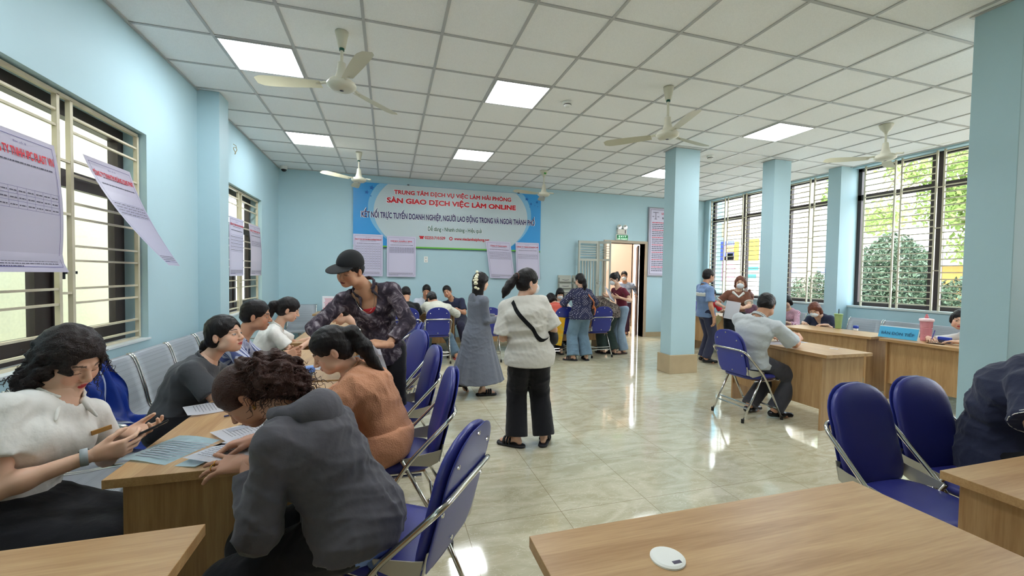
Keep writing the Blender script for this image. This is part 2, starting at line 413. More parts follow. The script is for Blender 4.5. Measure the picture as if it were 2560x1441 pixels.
# ---------------------------------------------------------------- left windows
def left_window(n, y0, y1):
    e = empty('window_%d' % n, (XL, y0, WZ0)); e['kind'] = 'structure'
    L, Hh = y1-y0, WZ1-WZ0; mid = L/2
    d0, d1 = -.235, -.165
    f = MB()
    f.box((d0, 0, 0), (d1, L, .07)); f.box((d0, 0, Hh-.1), (d1, L, Hh)); f.box((d0, 0, .07), (d1, .075, Hh-.1)); f.box((d0, L-.075, .07), (d1, L, Hh-.1))
    tz = Hh-.52
    f.box((d0, .07, tz), (d1, L-.07, tz+.055)); f.box((d0, mid-.035, .07), (d1, mid+.035, tz))
    f.build('window_frame', M_DARKFRAME, e)
    for a, b in ((.075, mid-.035), (mid+.035, L-.075)):
        s = MB(); s.box((d1-.03, a, .07), (d1+.015, b, .155)); s.box((d1-.03, a, tz-.07), (d1+.015, b, tz)); s.box((d1-.03, a, .155), (d1+.015, a+.085, tz-.07)); s.box((d1-.03, b-.085, .155), (d1+.015, b, tz-.07))
        o = s.build('sash', M_DARKFRAME, e)
        MB().box((d1-.012, a+.085, .155), (d1-.006, b-.085, tz-.07)).build('pane', M_GLASS, o)
    MB().box((d0+.03, .075, tz+.055), (d0+.036, L-.075, Hh-.1)).build('pane', M_GLASS, e)
    h = MB(); h.box((d1+.015, mid+.06, .52), (d1+.05, mid+.09, .6)); h.box((d1+.045, mid+.07, .555), (d1+.06, mid+.19, .575)); h.build('window_handle', M_BLACK, e)
    # burglar bars of welded square tube, cream
    g = MB(); x0, x1 = -.075, -.055
    for a, b in ((.02, mid-.06), (mid+.06, L-.02)):
        for yy in (a, b): g.box((x0-.004, yy-.013, .01), (x1+.004, yy+.013, Hh-.03))
        z = .06; k = 0
        while z < Hh-.06:
            g.box((x0, a, z), (x1, b, z+.015)); z += (.10, .19)[k % 2]; k += 1
    g.box((x0-.004, .02, 0), (x1+.004, L-.02, .02)); g.box((x0-.004, .02, Hh-.035), (x1+.004, L-.02, Hh-.01))
    for z in (.42, .95, 1.3): g.box((x0, mid-.06, z), (x1, mid+.06, z+.016))
    g.build('burglar_bars', M_CREAM, e, label='cream steel burglar bars')
    MB().box((-.2, -.02, -.012), (.012, L+.02, .004)).build('window_sill', mat('white_sill', (214, 222, 224), rough=.4), e)
left_window(1, 2.66, 4.38); left_window(2, 6.07, 7.80); left_window(3, -1.2, .5)
tag(MB().box((-4.1, YF-1, -.1), (-3.9, YB+3, 8.5)).build('alley_wall', mat('rendered_cream_wall', (214, 202, 168), rough=.9, noise=(30, .05))), 'cream rendered wall across the alley outside the left windows', 'wall')
MB().box((-3.9, YF-1, -.12), (XL-.24, YB+3, -.02)).build('alley_pavement', mat('concrete', (190, 184, 168), rough=.9), kind='structure')

# ---------------------------------------------------------------- right windows: dark frames, tall cream bars
def right_window(n, y0, y1, muls, trans=2.9):
    e = empty('window_%d' % n, (XR, y0, SZ)); e['kind'] = 'structure'
    L, Hh = y1-y0, 3.4-SZ; a0, a1 = .14, .2
    f = MB(); f.box((a0, 0, .03), (a1, L, .09)); f.box((a0, 0, Hh-.05), (a1, L, Hh)); f.box((a0, 0, .09), (a1, .06, Hh)); f.box((a0, L-.06, .09), (a1, L, Hh))
    tz = trans-SZ
    f.box((a0, 0, tz-.045), (a1, L, tz+.045))
    for m_, wd in muls: f.box((a0-.01, m_-wd/2, .03), (a1, m_+wd/2, Hh))
    f.build('window_frame', M_DARKFRAME, e)
    MB().box((a0+.03, .05, .08), (a0+.035, L-.05, Hh-.04)).build('pane', M_GLASS, e)
    g = MB(); x0, x1 = .03, .048
    step = .53; seg = []
    a = .04
    while a < L-.2:
        b = min(a+step-.09, L-.04); seg.append((a, b)); a = b+.09
    for a, b in seg:
        for yy in (a, b): g.box((x0-.003, yy-.011, .03), (x1+.003, yy+.011, Hh))
        z = .1; k = 0
        while z < Hh-.03:
            g.box((x0, a, z), (x1, b, z+.016)); z += .098; k += 1
    for (p, q), (r, s_) in zip(seg, seg[1:]):
        for z in (.62, 1.25, 1.85): g.box((x0, q, z), (x1, r, z+.014))
    g.build('burglar_bars', M_CREAM, e, label='tall cream steel burglar bars')
right_window(4, 5.58, 8.76, ((1.06, .05), (2.18, .14)))
right_window(5, 2.05, 5.36, ((2.2, .14), (1.1, .14)))
right_window(6, -1.43, 1.82, ((1.6, .12),))

# ---------------------------------------------------------------- doorway, grille gate, corridor beyond
e = empty('door_1', ((DX0+DX1)/2, YB, 0)); e['kind'] = 'structure'; hw = (DX1-DX0)/2
f = MB(); f.box((-hw-.06, -.03, 0), (-hw, .22, DZ+.06)); f.box((hw, -.03, 0), (hw+.06, .22, DZ+.06)); f.box((-hw, -.03, DZ), (hw, .22, DZ+.06))
f.build('door_frame', mat('beige_door_frame', (176, 160, 138), rough=.5), e)
_R = Matrix.Rotation(-.53, 3, 'Z')
d = MB().box((hw-.045, .23, .01), (hw-.005, 1.05, DZ-.02), rot=_R, org=(hw-.02, .23, 0)).build('door_leaf', mat('dark_brown_door', (84, 62, 56), rough=.4), e)
M_PINK = mat('corridor_pale_paint', (232, 205, 186), rough=.7)
cw = MB(); cw.box((3.4, 10.9, 0), (6.93, 11.0, H)); cw.box((3.3, YB+.2, 0), (3.4, 11, H)); cw.box((7.4, YB+.2, 0), (7.5, 11, H)); cw.box((6.90, 10.9, 0), (6.97, 16, H))
cw.build('wall_corridor', M_PINK, kind='structure')
MB().box((3.3, YB+.001, -.1), (7.5, 16, 0)).build('corridor_floor', M_FLOOR, kind='structure')
MB().box((3.3, YB, H+.004), (7.5, 13.6, H+.1)).build('corridor_ceiling', mat('white_ceiling', (236, 234, 228), rough=.8), kind='structure')
MB().box((3.4, 10.885, 0), (6.90, 10.9, .12)).build('baseboard_corridor', M_PLINTH, kind='structure')
MB().tube([(6.03, 10.87, H), (6.03, 10.87, 1.7), (6.06, 10.87, 1.62), (6.1, 10.87, 1.7), (6.1, 10.87, H)], .006, 6).build('pull_cord', M_WHITEPL, label='thin looped cord hanging on the pale corridor wall beyond the door', cat='cord')
cl = bpy.data.lights.new('corridor_fill_light', 'AREA'); cl.energy = 42; cl.size = .6; cl.color = (1, .93, .85)  # unseen area light added to brighten the corridor, it has no fixture
co = bpy.data.objects.new('corridor_fill_light', cl); co.location = (5.2, 9.9, H-.02); C.objects.link(co)
# steel grille gate folded back against the wall left of the door
g0 = empty('grille_gate', (4.9, 8.72, 0), 0, 'pale grey steel folding grille gate standing open left of the doorway', 'gate')
M_GATE = mat('pale_grey_gate_paint', (176, 178, 166), rough=.45)
def gate_leaf(x0, x1, y0, y1, name):
    m = MB(); dx, dy = x1-x0, y1-y0; ln = math.hypot(dx, dy); ang = math.atan2(dy, dx)
    def bx(u0, u1, z0, z1, t=.018):
        R = Matrix.Rotation(ang, 3, 'Z')
        m.box((x0+u0, y0-t, z0), (x0+u1, y0+t, z1), rot=R, org=(x0, y0, 0))
    bx(0, .04, .03, 2.28); bx(ln-.04, ln, .03, 2.28); bx(.04, ln-.04, 2.22, 2.28); bx(.04, ln-.04, .03, .09); bx(.04, ln-.04, 1.82, 1.87); bx(.04, ln-.04, .95, 1.0)
    for k in range(5): bx(.04, ln-.04, 1.93+k*.055, 1.945+k*.055, .01)
    n = max(2, int((ln-.08)/.075)+1)
    for k in range(1, n):
        u = .04+(ln-.08)*k/n; bx(u-.012, u+.012, 1.0, 1.82, .01); bx(u-.012, u+.012, .09, .95, .01)
    return m.build(name, M_GATE, g0)
gate_leaf(-.74, -.24, .05, .06, 'gate_leaf'); gate_leaf(-.24, .0, .06, -.12, 'gate_leaf')
sc_ = MB()
for s in (-1, 1): sc_.tube([(-.24+s*.02+ .05*s*math.sin(t*.5)*(1-t/14), .045-.02, 1.18+.09*math.sin(t*.45)+t*.02) for t in range(14)], .006, 6)
sc_.build('scroll_ornament', M_GATE, g0)
# light switch panel boxes beside the gate
# ---------------------------------------------------------------- ceiling lamps
M_LAMP = mat('lit_led_diffuser', (243, 249, 255), rough=.5, emit=13.0)
def ceiling_light(i, j, label):
    x, y = GX+i*GT+GT/2, GY+j*GT+GT/2
    e = empty('ceiling_light', (x, y, H-.012), 0, label, 'ceiling light', 'square LED panels in the ceiling grid')
    a = .292
    MB().box((-a, -a, 0), (a, -a+.014, .02)).box((-a, a-.014, 0), (a, a, .02)).box((-a, -a+.014, 0), (-a+.014, a-.014, .02)).box((a-.014, -a+.014, 0), (a, a-.014, .02)).build('frame', M_TBAR, e)
    MB().box((-a+.014, -a+.014, .003), (a-.014, a-.014, .015)).build('diffuser', M_LAMP, e)
for i, j, lb in ((0, 1, 'large bright square ceiling panel above the left window, nearest on the left'), (4, 1, 'bright square ceiling panel near the middle of the room with a smoke detector beside it'),
                 (0, 5, 'bright square ceiling panel before the far left fan'), (4, 5, 'small bright square ceiling panel right above the wall banner'),
                 (10, 1, 'bright square ceiling panel right of the first pillar near the windows'), (10, 5, 'far bright square ceiling panel partly hidden by the first pillar')):
    ceiling_light(i, j, lb)
for i, j in ((0, -3), (4, -3), (10, -3)):
    ceiling_light(i, j, 'bright square ceiling panel behind the viewer, out of the picture')

# ---------------------------------------------------------------- ceiling fans
M_FAN = mat('ivory_fan_enamel', (208, 205, 186), rough=.35)
def fan(x, y, ang, label, style=0, drop=.42, badge=None):
    e = empty('ceiling_fan', (x, y, H), 0, label, 'ceiling fan', 'three-bladed ceiling fans')
    if style == 0: MB().lathe([(.052, 0), (.05, -.02), (.03, -.12), (.028, -.13)], seg=20).build('canopy', M_FAN, e, smooth=True)
    else: MB().lathe([(.075, 0), (.074, -.01), (.06, -.05), (.02, -.1), (.013, -.12)], seg=20).build('canopy', M_FAN, e, smooth=True)
    MB().lathe([(.0125, -.1), (.0125, -drop+.16)], seg=12).build('downrod', M_FAN, e)
    if style == 0: MB().lathe([(.02, -.13), (.02, -.15)], seg=12).build('rubber_collar', mat('dark_green_rubber', (24, 80, 64)), e)
    d = -drop
    MB().lathe([(.016, d+.2), (.03, d+.19), (.038, d+.12), (.055, d+.06), (.095, d+.045), (.115, d+.02), (.112, d), (.085, d-.02), (.03, d-.028), (.001, d-.028)], seg=32).build('motor_housing', M_FAN, e, smooth=True)
    MB().lathe([(.016, d-.031), (.001, d-.033)], seg=16).build('badge', M_INK, e)
    if badge: MB().box((-.02, -.062, -.07), (.02, -.05, -.02)).build('sticker', mat('green_sticker', (70, 160, 70)), e)
    for k in range(3):
        a = math.radians(ang+120*k); R = Matrix.Rotation(a, 3, 'Z')
        b = MB()
        def f(u, v):
            r = .16+.5*u; wd = .045+.02*math.sin(min(u*1.2, 1)*PI/2) - (.03*max(0, u-.9)/.1)
            yy = (v-.5)*2*wd; return R @ Vector((r, yy, d+.012+yy*.22))
        b.grid(f, 12, 4, thick=.004); o = b.build('blade', M_FAN, e, smooth=False)
        a2 = MB(); a2.tube([R @ Vector((.09, 0, d+.02)), R @ Vector((.13, 0, d+.03)), R @ Vector((.2, 0, d+.016))], .012, 8); a2.build('blade_arm', M_FAN, o)
    return e
fan(-.375, 3.73, 170, 'large ivory ceiling fan between the two nearest left ceiling panels', drop=.44)
fan(-.47, 7.3, 100, 'small ivory ceiling fan above the left end of the banner', drop=.46)
fan(2.78, 7.41, 75, 'small white ceiling fan with a green sticker above the right end of the banner', 1, .45, badge=True)
fan(2.75, 3.74, 15, 'ivory ceiling fan left of the first pillar', drop=.5)
fan(5.97, 3.77, 28, 'grey-white ceiling fan in front of the tall right windows', 1, .42)

def smoke(x, y, label):
    e = empty('smoke_detector', (x, y, H), 0, label, 'smoke detector', 'smoke detectors')
    MB().lathe([(.055, 0), (.055, -.02), (.05, -.025)], seg=24).build('base', M_WHITEPL, e, smooth=False)
    MB().lathe([(.042, -.025), (.04, -.045), (.025, -.055), (.001, -.056)], seg=24).build('sensor_head', M_WHITEPL, e)
    MB().lathe([(.043, -.028), (.043, -.036)], seg=24).build('vent_ring', M_BLACK, e)
smoke(1.92, 4.41, 'round white smoke detector beside the middle ceiling panel')
smoke(4.93, 5.6, 'round white smoke detector on the ceiling right of the first pillar')
e = empty('dome_camera', (-1.87, 8.72, H), 0, 'white dome security camera in the far left ceiling corner', 'security camera')
MB().lathe([(.06, 0), (.06, -.05), (.055, -.06)], seg=24).build('housing', M_WHITEPL, e)
MB().lathe([(.048, -.05), (.045, -.075), (.03, -.095), (.001, -.103)], seg=24).build('lens_dome', mat('black_glass', (14, 14, 18), rough=.08), e, smooth=True)

# ---------------------------------------------------------------- desks
def desk(x, y, rz, label, lx=1.22, ly=.61, h=.75, front=True, cap=True, inset=.06):
    """desk with its visitor side at local -y"""
    e = empty('desk', (x, y, 0), rz, label, 'desk', 'oak laminate desks')
    MB().box((-lx/2, -ly/2, h-.032), (lx/2, ly/2, h), bev=.0015).build('desk_top', M_WOOD_X, e)
    for s in (-1, 1):
        x0 = s*(lx/2-inset); MB().box((min(x0, x0-s*.018), -ly/2+.03, 0), (max(x0, x0-s*.018), ly/2-.03, h-.032)).build('side_panel', M_WOOD_Z, e)
    if front: MB().box((-lx/2+inset+.018, -ly/2+.06, .2), (lx/2-inset-.018, -ly/2+.078, h-.032)).build('modesty_panel', M_WOOD_Z, e)
    if cap:
        o = MB().lathe([(.041, h), (.041, h+.004), (.036, h+.006), (.001, h+.006)], (0, .0, 0), 28).build('cable_cap', M_WHITEPL, e)
        MB().box((-.004, -.03, h+.005), (.004, .002, h+.0068)).build('cable_slot', M_INK, o)
    return e
R90 = PI/2
desk(.985, .76, 0, 'empty oak laminate desk with a round white cable cap, nearest in front', cap=False)
MB().lathe([(.043, 0), (.043, .004), (.037, .007), (.001, .007)], seg=32).build('cable_cap', M_WHITEPL, bpy.data.objects['desk'], loc=(-.3, .125, .75))
MB().box((-.003, -.03, 0), (.02, -.02, .0078)).build('cable_slot', M_INK, bpy.data.objects['desk'], loc=(-.3, .125, .75))
desk(2.62, .735, 0, 'oak laminate desk the man in the dark polo leans over', cap=False)
desk(-1.1, 1.05, 0, 'oak laminate desk cut off at the bottom left corner', cap=False)
desk(-.62, 2.335, R90, 'oak laminate desk with the papers and blue folder, nearest of the left row', cap=False)
desk(-.60, 3.60, R90, 'oak laminate desk where the man in the striped shirt rests his arms', cap=False)
desk(-.64, 5.22, R90, 'oak laminate desk of the young woman in the white blouse', cap=False)
desk(-.68, 6.47, R90, 'pale oak laminate desk behind the young woman in the white blouse', cap=False)
desk(-.62, 8.03, 0, 'brown desk against the back wall holding the red printed stand', cap=False)
desk(.62, 7.93, 0, 'desk shared by the men sitting under the banner', cap=False)
desk(2.35, 7.95, 0, 'desk hidden behind the woman in the long grey dress', cap=False)
desk(3.62, 7.75, 0, 'desk the woman in the brown patterned top bends over', cap=False)
desk(4.295, 3.55, -R90, 'oak laminate desk the man in the white shirt writes at')
desk(6.1, 4.42, -R90+.12, 'oak laminate desk carrying the green tumbler', cap=False)
desk(6.19, 3.09, -R90, 'oak laminate desk carrying the pink bottle and the blue name plate', cap=False)
desk(6.3, 6.75, -R90+.12, 'oak laminate desk behind the man in the blue polo shirt', cap=False)

# ---------------------------------------------------------------- folding chairs with blue pads
M_VINYL = mat('blue_vinyl', (46, 50, 126), rough=.36, spec=.6, bump=(220, .05))
M_VINYLB = mat('blue_vinyl_back', (42, 52, 138), rough=.3, spec=.6)
M_SEATRIM = mat('plywood_edge', (168, 128, 96), rough=.6)
M_BRKT = mat('cream_bracket', (186, 182, 168), rough=.35, metal=.4)
def slab(fn_w, z0, z1, t, nu=14, nv=10, bulge=.012, lean=lambda z: 0.0, flip=1):
    """padded slab standing upright: half width fn_w(z), lean(z) gives local y of its middle plane"""
    m = MB(); rings = []
    zs = [z0+(z1-z0)*(1-math.cos(PI*i/nu))/2 for i in range(nu+1)]
    for z in zs:
        w = max(fn_w(z), .002); ring = []; yc = lean(z)
        n = 2*nv
        for k in range(n):
            a = 2*PI*k/n; cx, sn = math.cos(a), math.sin(a)
            px = w*math.copysign(abs(cx)**.45, cx); py = t/2*math.copysign(abs(sn)**.7, sn)
            edge = max(0, 1-((z-z0)/(z1-z0)*2-1)**6)
            py *= .35+.65*edge
            ring.append(m.bm.verts.new((px, yc+py, z)))
        rings.append(ring)
    for A, B in zip(rings, rings[1:]):
        for k in range(len(A)): m.bm.faces.new((A[k], A[(k+1) % len(A)], B[(k+1) % len(A)], B[k]))
    m.bm.faces.new(rings[0][::-1]); m.bm.faces.new(rings[-1])
    return m
def make_chair():
    e = empty('folding_chair', (0, 0, 0))
    lean = lambda z: -.155-(z-.46)*.26
    def fw(z):
        u = (z-.46)/(.93-.46)
        if u > .62: return (.2-.005)*math.sqrt(max(0, 1-((u-.62)/.38)**2.6))**.9
        if u < .12: return .155+.035*math.sqrt(u/.12)
        return .195-.005*(u-.12)
    b = slab(fw, .46, .93, .052, 18, 10, lean=lean).build('backrest', M_VINYL, e, smooth=True)
    slab(lambda z: fw(z)*.97, .465, .925, .012, 18, 8, lean=lambda z: lean(z)-.031).build('back_panel', M_VINYLB, b, smooth=True)
    for x, z in ((-.13, .83), (0, .9), (.13, .83), (-.165, .68), (.165, .68), (0, .5)):
        MB().lathe([(.001, -.006), (.008, -.004), (.009, 0)], (x, lean(z)-.036, z), 10, axis='y').build('screw', M_CHROME, b)
    # seat: a rounded pad
    s = MB(); N = 28; rings = []
    for zz, k in ((.428, .93), (.436, 1.0), (.455, 1.0), (.468, .95), (.475, .8), (.478, .4)):
        rings.append([s.bm.verts.new((.205*k*math.copysign(abs(math.cos(2*PI*i/N))**.6, math.cos(2*PI*i/N)), .03+.205*k*math.copysign(abs(math.sin(2*PI*i/N))**.6, math.sin(2*PI*i/N)), zz)) for i in range(N)])
    for A, B in zip(rings, rings[1:]):
        for i in range(N): s.bm.faces.new((A[i], A[(i+1) % N], B[(i+1) % N], B[i]))
    s.bm.faces.new(rings[0][::-1]); s.bm.faces.new(rings[-1])
    st_ = s.build('seat', M_VINYL, e, smooth=True)
    MB().box((-.17, -.12, .416), (.17, .2, .428), bev=.004).build('seat_board', M_SEATRIM, st_)
    # main bent tube: front feet, up and back, across behind the backrest
    hw = .222
    half = [(hw, .235, .012), (hw, .03, .40), (hw, -.04, .50), (hw, -.275, .735), (-hw, -.275, .735), (-hw, -.04, .50), (-hw, .03, .40), (-hw, .235, .012)]
    P = fillet(half, .075, 6)
    MB().tube(P, .0115, 12).build('main_frame', M_CHROME, e, smooth=True)
    for x in (-.205, .205):
        o = MB().tube([(x, .0, .50), (x, -.255, .012)], .0105, 10).build('leg', M_CHROME, e, smooth=True)
        MB().lathe([(.015, 0), (.015, .04)], (x, -.255, 0), 12).build('rubber_foot', M_BLACK, o)
    for x in (-hw, hw): MB().lathe([(.015, 0), (.015, .04)], (x, .235, 0), 12).build('rubber_foot', M_BLACK, e)
    for p_, q_ in (((-.205, -.19, .135), (.205, -.19, .135)), ((-.205, -.17, .175), (.205, -.17, .175)), ((-hw, .17, .125), (hw, .17, .125))): MB().tube([p_, q_], .008, 8).build('cross_bar', M_CHROME, e)
    MB().tube([(-hw+.01, .2, .415), (hw-.01, .2, .415)], .009, 8).tube([(-.19, -.1, .41), (-.19, .2, .41)], .009, 8).tube([(.19, -.1, .41), (.19, .2, .41)], .009, 8).build('seat_rail', M_CHROME, e)
    for s_ in (-1, 1):
        x = s_*.2
        MB().poly([(x, -.14, .455), (x, -.185, .475), (x, -.20, .54), (x, -.16, .53), (x, -.0, .505), (x, .0, .475)], (s_*.004, 0, 0)).poly([(x, -.19, .475), (x, -.21, .565), (x-s_*.05, -.205, .55), (x-s_*.05, -.185, .48)], (0, -.004, 0)).build('hinge_bracket', M_BRKT, e)
    return e
CH0 = make_chair()
_ch_used = [False]
def chair(x, y, face, label):
    o = CH0 if not _ch_used[0] else copy_tree(CH0)
    _ch_used[0] = True
    o.location = (x, y, 0); o.rotation_euler.z = math.radians(face-90)
    return tag(o, label, 'chair', 'blue padded folding chairs')
chair(.06, 1.62, 146, 'blue folding chair nearest the viewer with the woman in the grey hoodie on it')
chair(.08, 2.40, 178, 'blue folding chair behind the woman in orange')
chair(.07, 3.14, 186, 'empty blue folding chair right behind the chair of the woman in orange')
chair(.04, 3.98, 202, 'empty blue folding chair in the left row, fourth from the viewer')
chair(.08, 4.75, 170, 'blue folding chair beside the elbow of the man in the black cap')
chair(.02, 5.35, 163, 'blue folding chair furthest back in the left row')
chair(.78, 7.06, 90, 'blue folding chair of the man in the cream jacket, seen from behind')
chair(.28, 7.06, 92, 'blue folding chair of the man with short black hair under the banner')
chair(1.62, 7.0, 90, 'blue folding chair mostly hidden behind the woman in the long grey dress')
chair(3.0, 7.02, 88, 'blue folding chair of the woman in the coral top')
chair(3.70, 7.0, 92, 'empty blue folding chair between the two women standing near the door')
chair(3.71, 3.57, 0, 'blue folding chair of the man in the white shirt, with chrome legs')
chair(2.34, 1.30, 268, 'empty blue folding chair behind the desks at right, nearer of the pair')
chair(2.84, 1.33, 266, 'empty blue folding chair next to the man in the dark polo')
chair(6.90, 7.98, 262, 'blue folding chair behind the man in the blue polo shirt')

# ---------------------------------------------------------------- perforated steel waiting benches
def perforated():
    m = mat('perforated_silver_steel', (206, 209, 214), rough=.4, metal=.3); nt = m.node_tree; n = nt.nodes; l = nt.links
    b = n['Principled BSDF']; tc = n.new('ShaderNodeTexCoord'); mp = n.new('ShaderNodeMapping'); mp.inputs['Scale'].default_value = (95, 95, 95)
    v = n.new('ShaderNodeTexVoronoi'); v.inputs['Scale'].default_value = 1; v.inputs['Randomness'].default_value = 0
    l.new(tc.outputs['Object'], mp.inputs[0]); l.new(mp.outputs[0], v.inputs['Vector'])
    r = n.new('ShaderNodeValToRGB'); e = r.color_ramp.elements; e[0].position = .24; e[0].color = (*s2l((168, 171, 176)), 1); e[1].position = .3; e[1].color = (*s2l((206, 209, 214)), 1)
    l.new(v.outputs['Distance'], r.inputs[0]); l.new(r.outputs[0], b.inputs['Base Color'])
    return m
M_PERF = perforated()
M_PERFP = mat('plain_silver_steel', (178, 182, 188), rough=.34, metal=.55)
def bench(x, y, rz, n, label):
    """n seats along local x, facing local +y"""
    e = empty('waiting_bench', (x, y, 0), rz, label, 'bench', 'perforated steel waiting benches')
    U = .515; prof = smooth_path([(0, .25, .385), (0, .235, .418), (0, .1, .425), (0, -.06, .405), (0, -.17, .41), (0, -.235, .47), (0, -.265, .6), (0, -.3, .74), (0, -.335, .83), (0, -.365, .845)], 4)
    for k in range(n):
        cx = (k-(n-1)/2)*U
        def f(u, v, cx=cx):
            i = v*(len(prof)-1); a = int(min(i, len(prof)-2)); t = i-a; p = prof[a].lerp(prof[a+1], t)
            return (cx+(u-.5)*.485, p.y-.0*abs(u-.5), p.z)
        sh = MB().grid(f, 6, len(prof)-1, thick=.004).build('seat_shell', M_PERF, e, smooth=True)
        for s in (-.243, .243): MB().tube([(cx+s, p.y+.003, p.z) for p in prof], .008, 8).build('edge_rail', M_CHROME, sh, smooth=True)
    L = n*U/2
    MB().box((-L+.05, -.09, .335), (L-.05, -.03, .375)).build('beam', M_PERFP, e)
    for s in (-1, 1):
        x0 = s*(L-.25)
        MB().tube([(x0, -.3, .03), (x0, -.1, .1), (x0, -.06, .34)], .018, 8).tube([(x0, .25, .02), (x0, .05, .09), (x0, -.06, .2)], .018, 8).build('leg', M_CHROME, e, smooth=True)
        a = MB(); xx = s*L
        a.tube(smooth_path([(xx, -.2, .42), (xx, -.2, .62), (xx, -.12, .645), (xx, .08, .64), (xx, .14, .6), (xx, .08, .45), (xx, -.06, .36)], 5), .011, 8)
        a.build('armrest', M_CHROME, e, smooth=True)
    return e
bench(-1.46, 3.71, -R90, 4, 'silver perforated bench along the left wall holding the blue jacket')
bench(-1.46, 2.17, -R90, 2, 'silver perforated bench under the woman in the white shirt at the left edge')
bench(-1.46, 5.27, -R90, 2, 'silver perforated bench under the second left window')
bench(-1.56, 8.42, PI, 1, 'single silver bench seat against the back wall left of the red printed stand')
bench(-.72, 8.56, PI, 2, 'silver bench seats against the back wall behind the red printed stand')
bench(7.12, 4.12, R90, 4, 'silver perforated bench under the tall windows behind the pink bottle')
bench(7.12, 6.65, R90, 3, 'silver perforated bench under the far right windows')
# ---------------------------------------------------------------- banner on the back wall
BX0, BX1, BZ0, BZ1, BYY = -.675, 3.265, 1.985, 3.265, 8.87
bn = empty('wall_banner', (0, 0, 0), 0, 'wide blue banner with red and navy lettering on the back wall', 'banner')
M_BBLUE = mat('banner_blue', (52, 150, 214), rough=.35); M_BLIGHT = mat('banner_pale', (188, 202, 206), rough=.35); M_BMID = mat('banner_mid_blue', (128, 184, 216), rough=.35)
M_BGREEN = mat('banner_green', (112, 190, 70), rough=.4); M_BSTAR = mat('banner_star_blue', (28, 104, 184), rough=.4); M_BWHITE = mat('banner_white', (232, 232, 234), rough=.4)
M_NAVY = mat('banner_navy', (40, 30, 92), rough=.4); M_BRED = mat('banner_red', (198, 26, 40), rough=.4); M_BDGREEN = mat('banner_dark_green', (40, 96, 72), rough=.4)
MB().box((BX0, BYY, BZ0), (BX1, YB, BZ1)).build('backing', M_BBLUE, bn)
def arc(cx, cz, rx, rz, y, m, name):
    pts = []
    for k in range(97):
        a = 2*PI*k/96; pts.append((min(max(cx+rx*math.cos(a), BX0+.002), BX1-.002), min(max(cz+rz*math.sin(a), BZ0+.035), BZ1-.003)))
    q = []
    for p in pts:
        if not q or (abs(p[0]-q[-1][0])+abs(p[1]-q[-1][1])) > 1e-4: q.append(p)
    if (abs(q[0][0]-q[-1][0])+abs(q[0][1]-q[-1][1])) < 1e-4: q.pop()
    return MB().poly([(x, y, z) for x, z in q]).build(name, m, bn)
arc(1.32, 2.78, 1.72, 1.02, BYY-.002, M_BMID, 'outer_oval'); arc(1.33, 2.72, 1.62, .98, BYY-.004, M_BLIGHT, 'inner_oval')
MB().box((BX0, BYY-.006, BZ0), (BX1, BYY, BZ0+.035)).build('green_strip', M_BGREEN, bn)
MB().box((BX0, BYY-.008, BZ0-.004), (BX1, BYY, BZ0+.008)).build('dark_green_edge', M_BDGREEN, bn)
def star(cx, cz, r, m=M_BSTAR):
    MB().poly([(cx+(r if k % 2 == 0 else r*.42)*math.sin(k*PI/5+.2), BYY-.006, cz+(r if k % 2 == 0 else r*.42)*math.cos(k*PI/5+.2)) for k in range(10)]).build('star', m, bn)
for x, z, r in ((-.33, 3.165, .05), (-.42, 3.07, .045), (-.345, 3.0, .02), (2.93, 3.15, .045), (3.03, 3.05, .035), (3.17, 3.1, .035), (3.0, 2.98, .014), (3.12, 3.02, .012), (3.19, 3.0, .016)): star(x, z, r)
def lettering(s, x0, x1, z0, z1, m, edge=None, bold=.02, eb=.05):
    if edge: text_mesh('lettering_outline', s, edge, (x0-.012, BYY-.007, z0-.010), (1, 0, 0), (0, 0, 1), x1-x0+.024, z1-z0+.02, bn, bold=eb)
    text_mesh('lettering', s, m, (x0, BYY-.009, z0), (1, 0, 0), (0, 0, 1), x1-x0, z1-z0, bn, bold=bold)
lettering('TRUNG TÂM DỊCH VỤ VIỆC LÀM HẢI PHÒNG', .10, 2.57, 3.045, 3.185, M_BRED, M_BWHITE, .04, .08)
lettering('SÀN GIAO DỊCH VIỆC LÀM ONLINE', -.04, 2.68, 2.86, 3.03, M_BRED, M_BWHITE, .05, .09)
lettering('KẾT NỐI TRỰC TUYẾN DOANH NGHIỆP, NGƯỜI LAO ĐỘNG TRONG VÀ NGOÀI THÀNH PHỐ', -.52, 3.12, 2.54, 2.76, M_NAVY, M_BWHITE, .03, .052)
lettering('Dễ dàng - Nhanh chóng - Hiệu quả', .78, 1.92, 2.33, 2.47, M_BDGREEN, M_BWHITE, .02, .05)
lettering('02253.710.529', .72, 1.14, 2.185, 2.245, M_BRED, None, .03)
lettering('www.vieclamhaiphong.net', 1.33, 2.09, 2.165, 2.245, M_BRED, None, .03)
MB().box((.62, BYY-.008, 2.185), (.69, BYY-.004, 2.225)).box((.605, BYY-.008, 2.225), (.705, BYY-.004, 2.245)).build('telephone_symbol', M_BRED, bn)
MB().lathe([(.036, 0), (.036, .003), (.02, .0032), (.02, 0)], (1.26, BYY-.009, 2.212), 20, axis='y', cap=False).build('globe_symbol', M_BRED, bn)
MB().box((.36, BYY-.012, BZ1-.002), (.4, YB, BZ1+.015)).box((2.72, BYY-.012, BZ1-.002), (2.76, YB, BZ1+.015)).build('hanging_clip', M_INK, bn)

